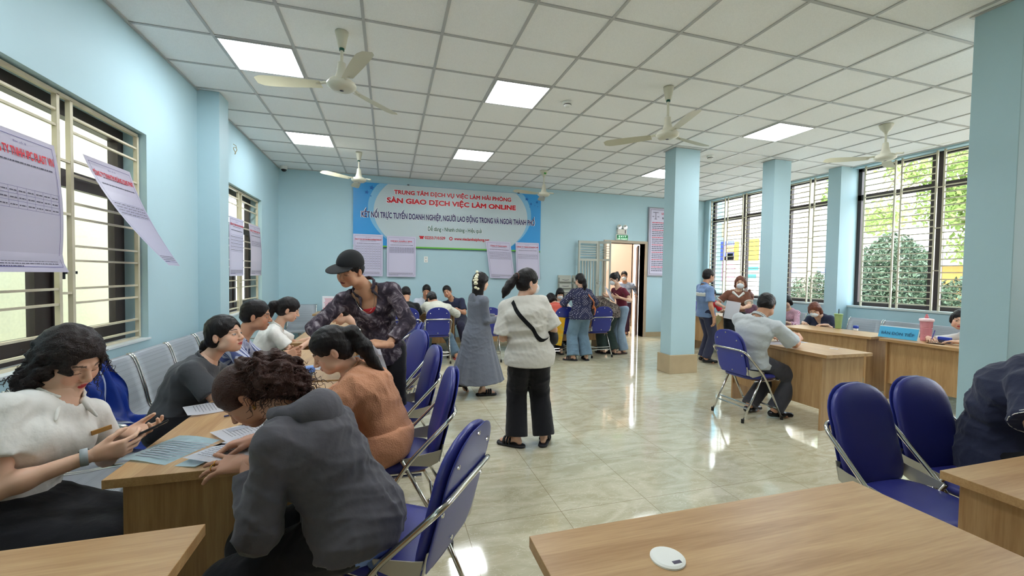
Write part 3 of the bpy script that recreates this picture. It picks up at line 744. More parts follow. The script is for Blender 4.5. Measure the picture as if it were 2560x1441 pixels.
# ---------------------------------------------------------------- recruitment posters (sheet with border, heading, table)
def poster(name_label, org, ux, w, h, head, head_s=.8, rows=4, cols=8, small='Bàn số: 8', ttop=.72, tbot=.55, bend=None, uz=(0, 0, 1), group='recruitment posters', seed=1, hh=.034):
    rnd = random.Random(seed)
    ux = np.array(ux, float); ux /= np.linalg.norm(ux); uz = np.array(uz, float); nn = np.cross(ux, uz)
    e = empty('job_poster', tuple(org), 0, name_label, 'poster', group)
    def P(u, v, lift=0):                 # u across 0..w, v up from bottom 0..h
        p = ux*u+uz*v+nn*lift
        if bend is not None: p = p+np.array(bend(u/w, v/h))
        return Vector(p)
    m = MB(); m.grid(lambda u, v: P(u*w, v*h), 10, 14)
    if bend is not None: bmesh.ops.solidify(m.bm, geom=m.bm.faces[:], thickness=.0008)
    so_ = m.build('sheet', M_POSTER, e, smooth=False)
    if bend is None:
        if (so_.data.polygons[0].normal.dot(Vector(nn))) < 0: so_.data.flip_normals()
        x_ = so_.modifiers.new('thickness', 'SOLIDIFY'); x_.thickness = .002; x_.offset = -1
    def strip(mb, u0, u1, v0, v1, lift=.0022):
        n = max(1, int(max(abs(u1-u0), abs(v1-v0))/.06))
        mb.grid(lambda a, b: P(u0+(u1-u0)*a, v0+(v1-v0)*b, lift), n if abs(u1-u0) > abs(v1-v0) else 1, n if abs(v1-v0) >= abs(u1-u0) else 1)
    b = MB(); g = .03*w/.56; t = .0028
    strip(b, g, w-g, g, g+t); strip(b, g, w-g, h-g-t, h-g); strip(b, g, g+t, g, h-g); strip(b, w-g-t, w-g, g, h-g); b.build('border', M_BLUEINK, e)
    o = text_mesh('heading', head, M_RED, (0, 0, 0), (1, 0, 0), (0, 0, 1), 1, 1, None, bold=.03)
    me = o.data; co = np.empty(len(me.vertices)*3); me.vertices.foreach_get('co', co); co = co.reshape(-1, 3)
    hw = head_s*w; z1 = h*.9
    co2 = np.array([P((w-hw)/2+c[0]*hw, z1-hh+c[2]*hh, .0026-c[1]) for c in co]); me.vertices.foreach_set('co', co2.ravel()); me.update(); o.parent = e
    o = text_mesh('table_number', small, M_BLUEINK, (0, 0, 0), (1, 0, 0), (0, 0, 1), 1, 1, None, bold=0)
    me = o.data; co = np.empty(len(me.vertices)*3); me.vertices.foreach_get('co', co); co = co.reshape(-1, 3)
    co2 = np.array([P(w*.42+c[0]*w*.16, h*.92+c[2]*.014, .0026-c[1]) for c in co]); me.vertices.foreach_set('co', co2.ravel()); me.update(); o.parent = e
    tx = MB()
    def line(u0, u1, v, th=.005):
        u = u0
        while u < u1:
            d = rnd.uniform(.008, .03); strip(tx, u, min(u+d, u1), v, v+th); u += d+.004
    line(w*.22, w*.78, h*.835, .006); line(w*.12, w*.9, h*.775, .008)
    for k in range(4): line(w*.07, w*(.9 if k != 3 else .4), h*(.095-.018*k), .005)
    tb_ = MB(); x0, x1 = w*.08, w*.93; y1, y0 = h*ttop, h*tbot
    for k in range(rows+1): strip(tb_, x0, x1, y0+(y1-y0)*k/rows, y0+(y1-y0)*k/rows+.0016)
    cs = [0]+sorted(rnd.uniform(.15, .95) for _ in range(cols-1))+[1]
    cs = [0]+[.22+.78*k/(cols-1) for k in range(cols-1)]+[1]
    for c in cs: strip(tb_, x0+(x1-x0)*c, x0+(x1-x0)*c+.0016, y0, y1)
    for r in range(rows):
        for c0, c1 in zip(cs, cs[1:]):
            vv = y0+(y1-y0)*(r+.4)/rows; line(x0+(x1-x0)*c0+.008, x0+(x1-x0)*c1-.006, vv, min(.006, (y1-y0)/rows*.3))
    tx.build('printed_lines', M_INK, e); tb_.build('table_rules', M_BLUEINK, e)
    return e
poster('white poster with a long table of rows hanging over the left end of the banner', (-.67, 8.855, 1.40), (1, 0, 0), .56, .835, 'CÔNG TY TNHH DECONG MIRACLE INTERNATIONAL VN', .9, 10, 8, ttop=.74, tbot=.16)
poster('white poster headed with the name of a spa, second from the left on the banner', (-.03, 8.85, 1.395), (1, 0, 0), .57, .825, 'MINH CHÂU SPA', .74, 5, 9, ttop=.73, tbot=.59, seed=2)
poster('slightly tilted white poster, left one of the pair at the banner right end', (2.12, 8.85, 1.395), (1, 0, -.02), .555, .81, 'CÔNG TY TNHH MAPLE', .68, 5, 9, ttop=.72, tbot=.52, seed=3, uz=(-.14, 0, .99))
poster('white poster at the right end of the banner above the woman in the white T-shirt', (2.72, 8.85, 1.385), (1, 0, 0), .545, .805, 'CÔNG TY TNHH DYNAPAC HP', .92, 3, 8, ttop=.68, tbot=.55, seed=4, uz=(-.05, 0, 1))
# left-hand windows: ux = +y seen from inside the room
poster('large white poster taped to the bars of the nearest left window', (-1.99, 2.77, 1.44), (0, 1, 0), .54, .78, 'CÔNG TY TNHH IPC PLAST VN', .86, 3, 7, ttop=.6, tbot=.45, seed=5, uz=(0, -.0, 1),
       bend=lambda u, v: (.03*math.sin(v*3)+(.04 if v < .1 else 0)*(1-v*10), 0.05*(1-v), .0), hh=.062)
poster('glossy white poster peeling away from the bars of the nearest left window', (-1.985, 3.56, 1.5), (0, 1, 0), .54, .74, 'CÔNG TY TNHH TM HOÀNG LONG PHÁT', .9, 4, 6, ttop=.62, tbot=.5, seed=6,
       bend=lambda u, v: (.30*(1-v)**1.6*(1.15-u*.4), .27*(1-v)**.9 + .06*(1-u)*(1-v), 0), hh=.045)
poster('white poster on the second left window, left of its middle bars', (-1.99, 6.3, 1.395), (0, 1, 0), .555, .79, 'CÔNG TY TNHH SX & DV HÀ MINH', .9, 5, 7, ttop=.7, tbot=.42, seed=7)
poster('white poster on the second left window, right of its middle bars', (-1.985, 7.05, 1.395), (0, 1, 0), .56, .775, 'CÔNG TY TNHH HONG YUE', .9, 3, 7, ttop=.68, tbot=.58, seed=8,
       bend=lambda u, v: (.02*math.sin(v*3), .09*(1-v), 0))
# framed notice board with the scales
nb = empty('notice_board', (6.05, 8.86, 1.49), 0, 'tall framed notice with small scales symbol and red and black lines, behind the first pillar', 'notice board')
MB().box((0, 0, 0), (1.1, .04, 1.68), bev=.006).build('frame', mat('silver_frame', (150, 152, 160), rough=.4), nb)
MB().box((.03, -.004, .03), (1.07, .001, 1.65)).build('sheet', M_POSTER, nb)
b = MB(); b.box((.055, -.007, .055), (1.045, -.004, .062)); b.box((.055, -.007, 1.618), (1.045, -.004, 1.625)); b.box((.055, -.007, .055), (.062, -.004, 1.625)); b.box((1.038, -.007, .055), (1.045, -.004, 1.625)); b.build('border', M_INK, nb)
b = MB(); b.box((.19, -.008, 1.4), (.2, -.004, 1.56)); b.box((.12, -.008, 1.55), (.27, -.004, 1.56)); b.box((.16, -.008, 1.39), (.23, -.004, 1.4)); b.box((.1, -.008, 1.45), (.15, -.004, 1.46)); b.box((.24, -.008, 1.45), (.29, -.004, 1.46)); b.build('scales_symbol', M_INK, nb)
text_mesh('heading', 'LUẬT VIỆC LÀM', M_RED, (.36+6.05, 8.851, 1.5+1.49), (1, 0, 0), (0, 0, 1), .6, .07, nb, .03)
text_mesh('heading', 'BẢNG THÔNG TIN', M_INK, (.38+6.05, 8.851, 1.4+1.49), (1, 0, 0), (0, 0, 1), .56, .06, nb, .02)
rnd = random.Random(3); ka, kb = MB(), MB()
for k in range(27):
    z = 1.3-k*.045; t = ka if k % 4 else kb; x = .1
    end = rnd.choice((.95, .9, .5, .98))
    while x < end:
        d = rnd.uniform(.02, .07); t.box((x, -.0065, z), (min(x+d, end), -.004, z+.017)); x += d+.01
ka.build('printed_lines', M_INK, nb); kb.build('red_printed_lines', M_RED, nb)
# exit sign and twin emergency lamp above the door
ex = empty('exit_sign', (5.17, 8.84, 2.335), 0, 'green lit EXIT sign above the doorway', 'exit sign')
MB().box((0, 0, 0), (.32, .06, .135), bev=.006).build('housing', M_WHITEPL, ex)
MB().box((.012, -.003, .012), (.308, .001, .123)).build('green_face', mat('exit_green', (14, 96, 56), rough=.4, emit=.25), ex)
M_EXT = mat('exit_letters', (190, 245, 200), rough=.5, emit=.7)
text_mesh('lettering', 'E X I T', M_EXT, (5.23, 8.836, 2.405), (1, 0, 0), (0, 0, 1), .2, .035, ex, .03)
text_mesh('lettering', 'LỐI THOÁT', M_EXT, (5.2, 8.836, 2.352), (1, 0, 0), (0, 0, 1), .26, .045, ex, .02)
el = empty('emergency_light', (5.2, 8.83, 2.475), 0, 'white emergency light with two round heads on top of the exit sign', 'emergency light')
MB().box((0, 0, 0), (.24, .07, .12), bev=.008).build('battery_box', mat('cream_plastic', (214, 210, 196), rough=.4), el)
MB().box((.19, -.003, .02), (.21, .001, .1)).build('indicator_strip', M_INK, el)
for x in (.05, .2):
    MB().lathe([(.02, .05), (.055, .02), (.06, -.02), (.058, -.03)], (x, .03, .17), 20, axis='y').build('lamp_head', M_WHITEPL, el, smooth=True)
    MB().lathe([(.05, -.031), (.001, -.036)], (x, .03, .17), 20, axis='y', cap=False).build('lens', M_CHROME, el)
# switches, sockets, hanging wire coils, paper trays
so = empty('wall_socket', (.71, YB-.008, 1.7), 0, 'white wall socket plate below the banner', 'socket')
MB().box((0, 0, 0), (.08, .009, .125), bev=.003).build('plate', M_WHITEPL, so)
MB().box((.025, -.001, .02), (.033, 0, .04)).box((.047, -.001, .02), (.055, 0, .04)).box((.025, -.001, .08), (.033, 0, .1)).box((.047, -.001, .08), (.055, 0, .1)).build('pin_holes', M_INK, so)
def coil(x, y, z, r, label, m):
    o = MB(); o.tube([(x+.012*math.sin(k*.9), y+r*math.sin(2*PI*k/14)*(1+.1*(k//14)), z+r*1.25*math.cos(2*PI*k/14)) for k in range(40)], .0035, 6)
    o.tube([(x-.02, y-.01, z+r*2.4), (x+.01, y, z+r*1.9), (x+.012, y+.01, z+r*1.2)], .004, 6)
    o.build('wire_coil', m, label=label, cat='wire')
coil(-1.95, 2.9, 3.18, .05, 'coil of orange wire hanging high on the left wall near the ceiling', mat('orange_wire', (206, 150, 84), rough=.5))
coil(-1.95, 6.4, 3.05, .035, 'small coil of pale wire on the left wall above the second window', mat('tan_wire', (176, 158, 118), rough=.5))
for i, x in enumerate((3.72, 4.07)):
    t = empty('paper_rack', (x, 8.86, 1.02), 0, ('grey-green wall rack of paper trays, left one beside the grille gate', 'cream wall rack of paper trays partly behind the standing woman, right one')[i], 'paper rack')
    MB().box((0, .02, 0), (.32, .04, .46)).build('back_plate', M_GATE, t)
    for k in range(3):
        o = MB().box((.01, -.04, .02+k*.145), (.31, .02, .115+k*.145), bev=.004).build('tray', M_GATE, t)
        MB().tube([(.08, -.045, .07+k*.145), (.16, -.05, .06+k*.145), (.24, -.045, .07+k*.145)], .005, 6).build('handle', M_INK, o)
t = MB().box((0, -.12, 0), (.22, 0, .02)).build('wall_shelf', M_GATE, loc=(6.85, 8.9, .98), label='small grey shelf stub on the back wall beside the first pillar', cat='shelf')

# ---------------------------------------------------------------- things on the desks
def sheet(x, y, z, w, h, rot, label, m=M_PAPER, lines=True, blocks=(), curl=.01, group=None, name='paper_sheet', seed=0):
    e = empty(name, (x, y, z), rot, label, 'paper', group); rnd = random.Random(seed)
    f = lambda u, v, l=0: Vector(((u-.5)*w, (v-.5)*h, .0012+l+curl*(abs(2*v-1)**3)*(u)))
    MB().grid(lambda u, v: f(u, v), 6, 8, thick=.0006).build('sheet', m, e)
    if lines:
        t = MB()
        for k in range(18):
            v = .9-k*.045; u = .1; end = rnd.uniform(.6, .92)
            while u < end:
                d = rnd.uniform(.03, .1)
                t.grid(lambda a, b, u=u, d=d, v=v: f(u+(min(u+d, end)-u)*a, v+.010*b, .0012), 1, 1); u += d+.015
        t.build('printed_lines', mat('faint_print', (128, 128, 140), rough=.7), e)
    for (u0, u1, v0, v1) in blocks:
        MB().grid(lambda a, b: f(u0+(u1-u0)*a, v0+(v1-v0)*b, .0016), 2, 2).build('printed_block', mat('grey_print', (140, 142, 152), rough=.7), e)
    return e
DT = .7505
e = empty('document_folder', (-.76, 1.93, DT), -.45, 'pale blue plastic folder with papers on the nearest left desk', 'folder')
MB().grid(lambda u, v: ((u-.5)*.33, (v-.5)*.24, .003+.004*math.sin(u*7)), 8, 6, thick=.003).build('sleeve', mat('pale_blue_plastic', (205, 228, 236), rough=.15, spec=.8), e)
t = MB()
for k in range(9): t.box((-.13, -.09+k*.018, .0085), (.02+.008*k, -.085+k*.018, .0088))
t.build('printed_lines', mat('grey_print', (140, 142, 152)), e)
sheet(-.56, 1.88, DT+.014, .21, .297, -.62, 'white form with printed lines under the hand of the woman in the grey hoodie', seed=1)
sheet(-.56, 2.10, DT+.008, .21, .297, -.95, 'white sheet with a grey picture block behind the form', lines=True, blocks=((.5, .92, .55, .8), (.1, .3, .2, .5)), seed=2)
sheet(-.84, 2.52, DT+.002, .21, .297, -1.1, 'white stapled sheets in front of the woman in the grey polo', blocks=((.2, .8, .5, .9),), seed=3)
sheet(-.42, 3.42, DT, .21, .297, -1.35, 'white printed sheet in front of the face of the woman in orange', seed=4)
sheet(-.46, 3.9, DT, .21, .297, -1.2, 'white sheet lying beside the clasped hands of the man in the striped shirt', seed=5, lines=False)
sheet(-.55, 4.85, DT, .21, .297, .3, 'white sheet under the arm of the young woman in the white blouse', seed=6, lines=False)
sheet(4.16, 3.62, DT, .21, .297, 1.3, 'white form under the arm of the man in the white shirt', seed=7)
sheet(4.42, 3.68, DT, .21, .297, 1.6, 'white form in front of the hand of the man in the white shirt', seed=8)
sheet(4.44, 3.2, DT, .05, .07, .4, 'small paper scrap on the desk of the man in the white shirt', seed=9, lines=False, curl=.004)
# laptop lying closed-ish, seen from behind
lp = empty('laptop', (-.60, 3.0, DT), .1, 'dark grey open laptop with a low screen on the left row of desks', 'laptop')
MB().box((-.115, -.17, 0), (.115, .17, .018), bev=.004).build('keyboard_base', mat('dark_grey_laptop', (58, 62, 70), rough=.35), lp)
MB().box((-.14, -.17, .02), (-.13, .17, .06), bev=.003).build('lid', M_BLACK, lp)
MB().box((-.09, -.15, .0185), (.02, .15, .0195)).build('keys', M_BLACK, lp)
bx = empty('plastic_box', (-.52, 3.16, DT), .2, 'small blue and clear box on the desk in front of the laptop', 'box')
MB().box((-.035, -.035, .022), (.035, .035, .06), bev=.006).build('lid', mat('light_blue_lid', (112, 150, 222), rough=.4), bx); MB().box((-.03, -.03, 0), (.03, .03, .022)).build('base', M_WHITEPL, bx)
ph = empty('smartphone', (-.47, 2.52, DT), .5, 'phone with bright blue screen lying near the woman in orange', 'phone')
MB().box((-.038, -.08, 0), (.038, .08, .008), bev=.003).build('case', M_BLACK, ph); MB().box((-.034, -.075, .0082), (.034, .075, .0088)).build('screen', mat('blue_screen', (70, 150, 220), rough=.2, emit=.6), ph)
pn = MB().tube([(-.07, 0, .006), (.07, 0, .006)], .0045, 8).build('pen', mat('navy_pen', (40, 40, 90)), loc=(-.70, 2.36, DT), rz=.5, label='dark blue pen lying by the stapled sheets', cat='pen')
# red printed acrylic stand on the back desk
qs = empty('acrylic_stand', (-.98, 7.85, DT), .05, 'clear upright stand with a red printed card on the back desk', 'sign stand')
MB().box((-.11, 0, 0), (.11, .012, .3)).build('card', M_PAPER, qs); MB().box((-.09, -.002, .03), (.09, 0, .1)).build('red_band', M_RED, qs)
b = MB(); rnd = random.Random(5)
for i in range(7): b.box((-.085+rnd.uniform(0, .02), -.002, .12+i*.022), (.06+rnd.uniform(0, .025), 0, .128+i*.022))
b.build('printed_lines', mat('pink_print', (214, 120, 140)), qs); MB().box((-.11, -.04, 0), (.11, .05, .006)).build('foot', M_WHITEPL, qs)
# name plate
npl = empty('name_plate', (6.10, 3.62, DT), -R90+.05, 'blue name plate with dark lettering standing on the reception desk', 'name plate')
MB().poly([(-.2, -.035, 0), (.2, -.035, 0), (.2, .0, .135), (-.2, .0, .135)], (0, .006, 0)).build('plate', mat('plate_blue', (62, 164, 206), rough=.3), npl)
bd = MB().poly([(-.205, -.03, -.0), (.205, -.03, 0), (.205, .01, .145), (-.205, .01, .145)], (0, .004, 0)).build('clear_holder', mat('frosted_acrylic', (206, 220, 220), rough=.2), npl)
o = text_mesh('lettering', 'BÀN ĐÓN TIẾP', mat('plate_ink', (30, 84, 120)), (0, 0, 0), (1, 0, 0), (0, 0, 1), 1, 1, None, .01)
me = o.data; co = np.empty(len(me.vertices)*3); me.vertices.foreach_get('co', co); co = co.reshape(-1, 3)
co = np.array([(-.17+c[0]*.34, c[1]-.0365+.035*(.3+c[2]*.4), .135*(.3+c[2]*.4)) for c in co]); co[:, 1] -= .002; me.vertices.foreach_set('co', co.ravel()); me.update(); o.parent = npl
# tumbler, bottle, ink stamps
M_GRN = mat('sage_green_plastic', (150, 176, 116), rough=.35)
tm = empty('tumbler', (6.38, 4.55, DT), 0, 'sage green tumbler with a lid and dark straw on the reception desk', 'tumbler')
MB().lathe([(.036, 0), (.038, .01), (.044, .11), (.046, .115), (.046, .125), (.052, .2), (.053, .21)], seg=24).build('body', M_GRN, tm, smooth=True)
MB().lathe([(.056, .205), (.057, .215), (.05, .22), (.001, .221)], seg=24).build('lid', M_GRN, tm); MB().tube([(.0, 0, .2), (.004, 0, .29)], .005, 8).build('straw', M_BLACK, tm)
pb = empty('pink_bottle', (6.24, 3.42, DT), 0, 'pink translucent ridged bottle with a pink cap on the reception desk', 'bottle')
M_PINKP = mat('pink_translucent_plastic', (236, 164, 170), rough=.15, trans=.45, ior=1.2)
MB().lathe([(.048, 0), (.052, .01), (.052, .07), (.049, .075), (.053, .08), (.056, .15), (.052, .155), (.057, .16), (.06, .235), (.062, .24)], seg=26).build('body', M_PINKP, pb, smooth=False)
MB().lathe([(.068, .235), (.07, .25), (.064, .265), (.02, .272), (.016, .275)], seg=26).build('lid', mat('pale_pink_plastic', (238, 206, 208), rough=.3), pb)
MB().lathe([(.018, .272), (.02, .29), (.012, .30), (.01, .32), (.001, .322)], seg=14).build('spout', mat('rose_plastic', (214, 120, 126), rough=.3), pb)
def stamp(x, y, rz, w, label):
    s = empty('ink_stamp', (x, y, DT), rz, label, 'ink stamp', 'blue self-inking stamps')
    MB().box((-w, -.022, 0), (w, .022, .03), bev=.004).build('base', M_INK if w > .03 else M_WHITEPL, s); MB().box((-w-.004, -.026, .03), (w+.004, .026, .07), bev=.008).build('cap', mat('royal_blue_plastic', (34, 64, 168), rough=.3), s)
stamp(6.4, 4.32, .2, .025, 'small blue ink stamp beside the green tumbler'); stamp(6.24, 3.24, R90-.1, .055, 'wide blue ink stamp beside the pink bottle')
# blue jacket over the bench back
jk = empty('jacket', (0, 0, 0), 0, 'blue nylon jacket with a white stripe thrown over the silver bench', 'jacket')
path = smooth_path([(-1.88, 0, .72), (-1.85, 0, .87), (-1.80, 0, .875), (-1.70, 0, .70), (-1.64, 0, .50), (-1.50, 0, .455), (-1.30, 0, .45)], 6)
def jf(u, v):
    i = v*(len(path)-1); a = int(min(i, len(path)-2)); p = path[a].lerp(path[a+1], i-a)
    wd = .13+.11*v; y = 3.28+(u-.5)*2*wd-.22*v
    wr = .016*math.sin(u*17+v*5)+.012*math.sin(u*29-v*9)+.01*math.sin(v*23+u*8)
    return (p.x+wr+.02, y+.01*math.sin(v*14), p.z+wr+.02+.02*math.sin(u*PI))
MB().grid(jf, 40, 50, thick=.006).build('body', mat('blue_nylon', (26, 66, 168), rough=.38, spec=.6, bump=(14, .5)), jk, smooth=True)
def js(u, v):
    p = Vector(jf(.32+.25*v+.05*math.sin(v*6)+(u-.5)*.045, .35+.45*v)); return p+Vector((.008, 0, .006))
MB().grid(js, 2, 24, thick=.003).build('white_stripe', mat('white_piping', (226, 230, 238), rough=.5), jk, smooth=True)
# ================================================================ people: smooth implicit bodies turned into meshes
V3 = lambda *a: np.array(a, float)
def nrm(v): v = np.asarray(v, float); return v/(np.linalg.norm(v)+1e-9)
class Field:
    """signed distance field built from shapes; each shape only touches the cells near it"""
    def __init__(s): s.ops = []
    def cone(s, a, b, ra, rb, k=.02, flat=0, sub=False):
        s.ops.append(('c', V3(*a), V3(*b), ra, rb, k, flat, sub)); return s
    def ell(s, c, r, R=None, k=.02, sub=False):
        s.ops.append(('e', V3(*c), V3(*r), np.eye(3) if R is None else np.asarray(R, float), k, 0, sub)); return s
    def chain(s, pts, rr, k=.01):
        for a, b, r0, r1 in zip(pts, pts[1:], rr, rr[1:]): s.cone(a, b, r0, r1, k)
        return s
    def half(s, p, n, k=0.0): s.ops.append(('h', V3(*p), nrm(n), k)); return s      # keeps the side n points away from
    def warp(s, fn): s.ops.append(('w', fn)); return s
    def bounds(s):
        lo, hi = np.full(3, 1e9), np.full(3, -1e9)
        for o in s.ops:
            if o[0] == 'c' and not o[7]: r = max(o[3], o[4]); lo = np.minimum(lo, np.minimum(o[1], o[2])-r); hi = np.maximum(hi, np.maximum(o[1], o[2])+r)
            if o[0] == 'e' and not o[6]: r = np.abs(o[3]) @ o[2]; lo = np.minimum(lo, o[1]-r); hi = np.maximum(hi, o[1]+r)
        return lo, hi
    def mesh(s, h, pad=.02):
        lo, hi = s.bounds(); lo = lo-pad-2*h; hi = hi+pad+2*h
        n = np.ceil((hi-lo)/h).astype(int)+1
        X, Y, Z = (lo[i]+h*np.arange(n[i]) for i in range(3)); AX = (X, Y, Z)
        D = np.full(n, 1.0, np.float32)
        for o in s.ops:
            if o[0] == 'h':
                p, nn, k = o[1:]
                d = ((X-p[0])*nn[0])[:, None, None]+((Y-p[1])*nn[1])[None, :, None]+((Z-p[2])*nn[2])[None, None, :]
                D = np.maximum(D, d.astype(np.float32)); continue
            if o[0] == 'w':
                m = np.abs(D) < max(.05, 3*h); ii = np.nonzero(m)
                D[ii] += o[1](np.stack([X[ii[0]], Y[ii[1]], Z[ii[2]]], 1)).astype(np.float32); continue
            if o[0] == 'c': a, b, ra, rb, k, flat, sub = o[1:]; r = max(ra, rb); l2, h2 = np.minimum(a, b)-r, np.maximum(a, b)+r
            else: c, rad, R, k, _, sub = o[1:]; r = np.abs(R) @ rad; l2, h2 = c-r, c+r
            mg = k+3*h+.01
            i0 = [max(0, int((l2[i]-mg-lo[i])/h)) for i in range(3)]; i1 = [min(n[i], int((h2[i]+mg-lo[i])/h)+2) for i in range(3)]
            if any(i1[i] <= i0[i] for i in range(3)): continue
            x, y, z = X[i0[0]:i1[0], None, None], Y[None, i0[1]:i1[1], None], Z[None, None, i0[2]:i1[2]]
            if o[0] == 'c':
                ba = b-a; L2 = ba@ba+1e-12; L = math.sqrt(L2)
                px, py, pz = x-a[0], y-a[1], z-a[2]
                t0 = (px*ba[0]+py*ba[1]+pz*ba[2])/L2; t = np.clip(t0, 0, 1)
                d = np.sqrt((px-t*ba[0])**2+(py-t*ba[1])**2+(pz-t*ba[2])**2)-(ra+(rb-ra)*t)
                if flat:
                    if flat & 1: d = np.maximum(d, (t0-1)*L)
                    if flat & 2: d = np.maximum(d, -t0*L)
            else:
                px, py, pz = x-c[0], y-c[1], z-c[2]
                q = [(px*R[i][0]+py*R[i][1]+pz*R[i][2]) for i in range(3)]
                k0 = np.sqrt(sum((q[i]/rad[i])**2 for i in range(3))); k1 = np.sqrt(sum((q[i]/rad[i]**2)**2 for i in range(3)))+1e-9
                d = k0*(k0-1)/k1
            S = D[i0[0]:i1[0], i0[1]:i1[1], i0[2]:i1[2]]
            if sub:
                if k > 0: hh = np.clip(.5-.5*(S+d)/k, 0, 1); S[...] = S*(1-hh)-d*hh+k*hh*(1-hh)
                else: S[...] = np.maximum(S, -d)
            elif k > 0: hh = np.clip(.5+.5*(S-d)/k, 0, 1); S[...] = S*(1-hh)+d*hh-k*hh*(1-hh)
            else: S[...] = np.minimum(S, d)
        return surface_nets(D, lo, h)
def surface_nets(D, lo, h):
    ins = D < 0
    nx, ny, nz = D.shape
    cnt = np.zeros((nx-1, ny-1, nz-1), np.int8)
    for i in (0, 1):
        for j in (0, 1):
            for k in (0, 1): cnt += ins[i:nx-1+i, j:ny-1+j, k:nz-1+k]
    act = (cnt > 0) & (cnt < 8); ci = np.nonzero(act); m = len(ci[0])
    if m == 0: return np.zeros((0, 3)), np.zeros((0, 4), int)
    idx = np.full(act.shape, -1, np.int64); idx[ci] = np.arange(m)
    acc = np.zeros((m, 3)); num = np.zeros(m)
    cor = [(i, j, k) for i in (0, 1) for j in (0, 1) for k in (0, 1)]
    vals = {c: D[ci[0]+c[0], ci[1]+c[1], ci[2]+c[2]] for c in cor}
    for c in cor:
        for ax in range(3):
            if c[ax] == 0:
                c2 = list(c); c2[ax] = 1; c2 = tuple(c2)
                a, b = vals[c], vals[c2]; x = (a < 0) != (b < 0)
                t = np.where(x, a/np.where(x, a-b, 1), 0)
                p = np.tile(np.array(c, float), (m, 1)); p[:, ax] += t
                acc += p*x[:, None]; num += x
    V = (np.stack(ci, 1)+acc/num[:, None])*h+lo
    F = []
    for ax in range(3):
        u, v = (ax+1) % 3, (ax+2) % 3
        sl0 = [slice(1, -1)]*3; sl0[ax] = slice(0, -1); sl1 = [slice(1, -1)]*3; sl1[ax] = slice(1, None)
        A, B = ins[tuple(sl0)], ins[tuple(sl1)]; e = np.nonzero(A != B)
        o = [e[0]+(0 if ax == 0 else 1), e[1]+(0 if ax == 1 else 1), e[2]+(0 if ax == 2 else 1)]
        def cell(du, dv):
            q = [o[0].copy(), o[1].copy(), o[2].copy()]; q[u] -= du; q[v] -= dv; return idx[tuple(q)]
        quad = np.stack([cell(0, 0), cell(1, 0), cell(1, 1), cell(0, 1)], 1)
        fl = A[e]; quad[~fl] = quad[~fl][:, ::-1]; F.append(quad)
    F = np.concatenate(F); F = F[(F >= 0).all(1)]
    return V, F
def np_mesh(name, parts, mats, parent=None, color=None, smooth_it=1, uvw=None):
    """parts = list of (V, F); joined into one mesh object; color(V) -> rgb per vertex"""
    Vs, Fs, n = [], [], 0
    for V, F in parts: Vs.append(V); Fs.append(F+n); n += len(V)
    V = np.concatenate(Vs); F = np.concatenate(Fs)
    for _ in range(smooth_it):                      # light Laplacian relaxation
        S = np.zeros_like(V); c = np.zeros(len(V))
        for a, b in ((0, 1), (1, 2), (2, 3), (3, 0)):
            np.add.at(S, F[:, a], V[F[:, b]]); np.add.at(c, F[:, a], 1); np.add.at(S, F[:, b], V[F[:, a]]); np.add.at(c, F[:, b], 1)
        V = V*.5+.5*S/np.maximum(c, 1)[:, None]
    me = bpy.data.meshes.new(name); me.vertices.add(len(V)); me.vertices.foreach_set('co', V.ravel())
    me.loops.add(len(F)*4); me.loops.foreach_set('vertex_index', F.ravel().astype(np.int32))
    me.polygons.add(len(F)); me.polygons.foreach_set('loop_start', np.arange(0, len(F)*4, 4, dtype=np.int32)); me.polygons.foreach_set('loop_total', np.full(len(F), 4, np.int32))
    me.polygons.foreach_set('use_smooth', np.ones(len(F), bool)); me.update(); me.validate()
    for m in (mats if isinstance(mats, (list, tuple)) else [mats]): me.materials.append(m)
    if color is not None:
        ca = me.color_attributes.new('Col', 'FLOAT_COLOR', 'POINT'); c = np.ones((len(V), 4), np.float32); c[:, :3] = color(V); ca.data.foreach_set('color', c.ravel())
    o = bpy.data.objects.new(name, me); C.objects.link(o)
    if parent: o.parent = parent; o.matrix_parent_inverse = parent.matrix_basis.inverted()
    return o
def recenter(root, objs): pass

def skin_mat():
    m = bpy.data.materials.new('skin'); m.use_nodes = True; nt = m.node_tree; n = nt.nodes; l = nt.links; b = n['Principled BSDF']
    a = n.new('ShaderNodeVertexColor'); a.layer_name = 'Col'; l.new(a.outputs[0], b.inputs['Base Color'])
    b.inputs['Roughness'].default_value = .5; b.inputs['Subsurface Weight'].default_value = .08; b.inputs['Subsurface Radius'].default_value = (1, .35, .2); b.inputs['Subsurface Scale'].default_value = .01
    b.inputs['Specular IOR Level'].default_value = .35
    return m
M_SKIN = skin_mat()
def hair_mat(name, col, curly=False):
    m = mat(name, col, rough=.38, spec=.3); nt = m.node_tree; n = nt.nodes; l = nt.links; b = n['Principled BSDF']
    tc = n.new('ShaderNodeTexCoord'); mp = n.new('ShaderNodeMapping'); mp.inputs['Scale'].default_value = (1, 1, .12) if not curly else (1, 1, 1)
    t = n.new('ShaderNodeTexNoise'); t.inputs['Scale'].default_value = 220 if not curly else 70; t.inputs['Detail'].default_value = 2; t.inputs['Distortion'].default_value = 0 if not curly else 3
    l.new(tc.outputs['Object'], mp.inputs[0]); l.new(mp.outputs[0], t.inputs['Vector'])
    bp = n.new('ShaderNodeBump'); bp.inputs['Strength'].default_value = .7; bp.inputs['Distance'].default_value = .004 if not curly else .01
    l.new(t.outputs['Fac'], bp.inputs['Height']); l.new(bp.outputs[0], b.inputs['Normal'])
    return m
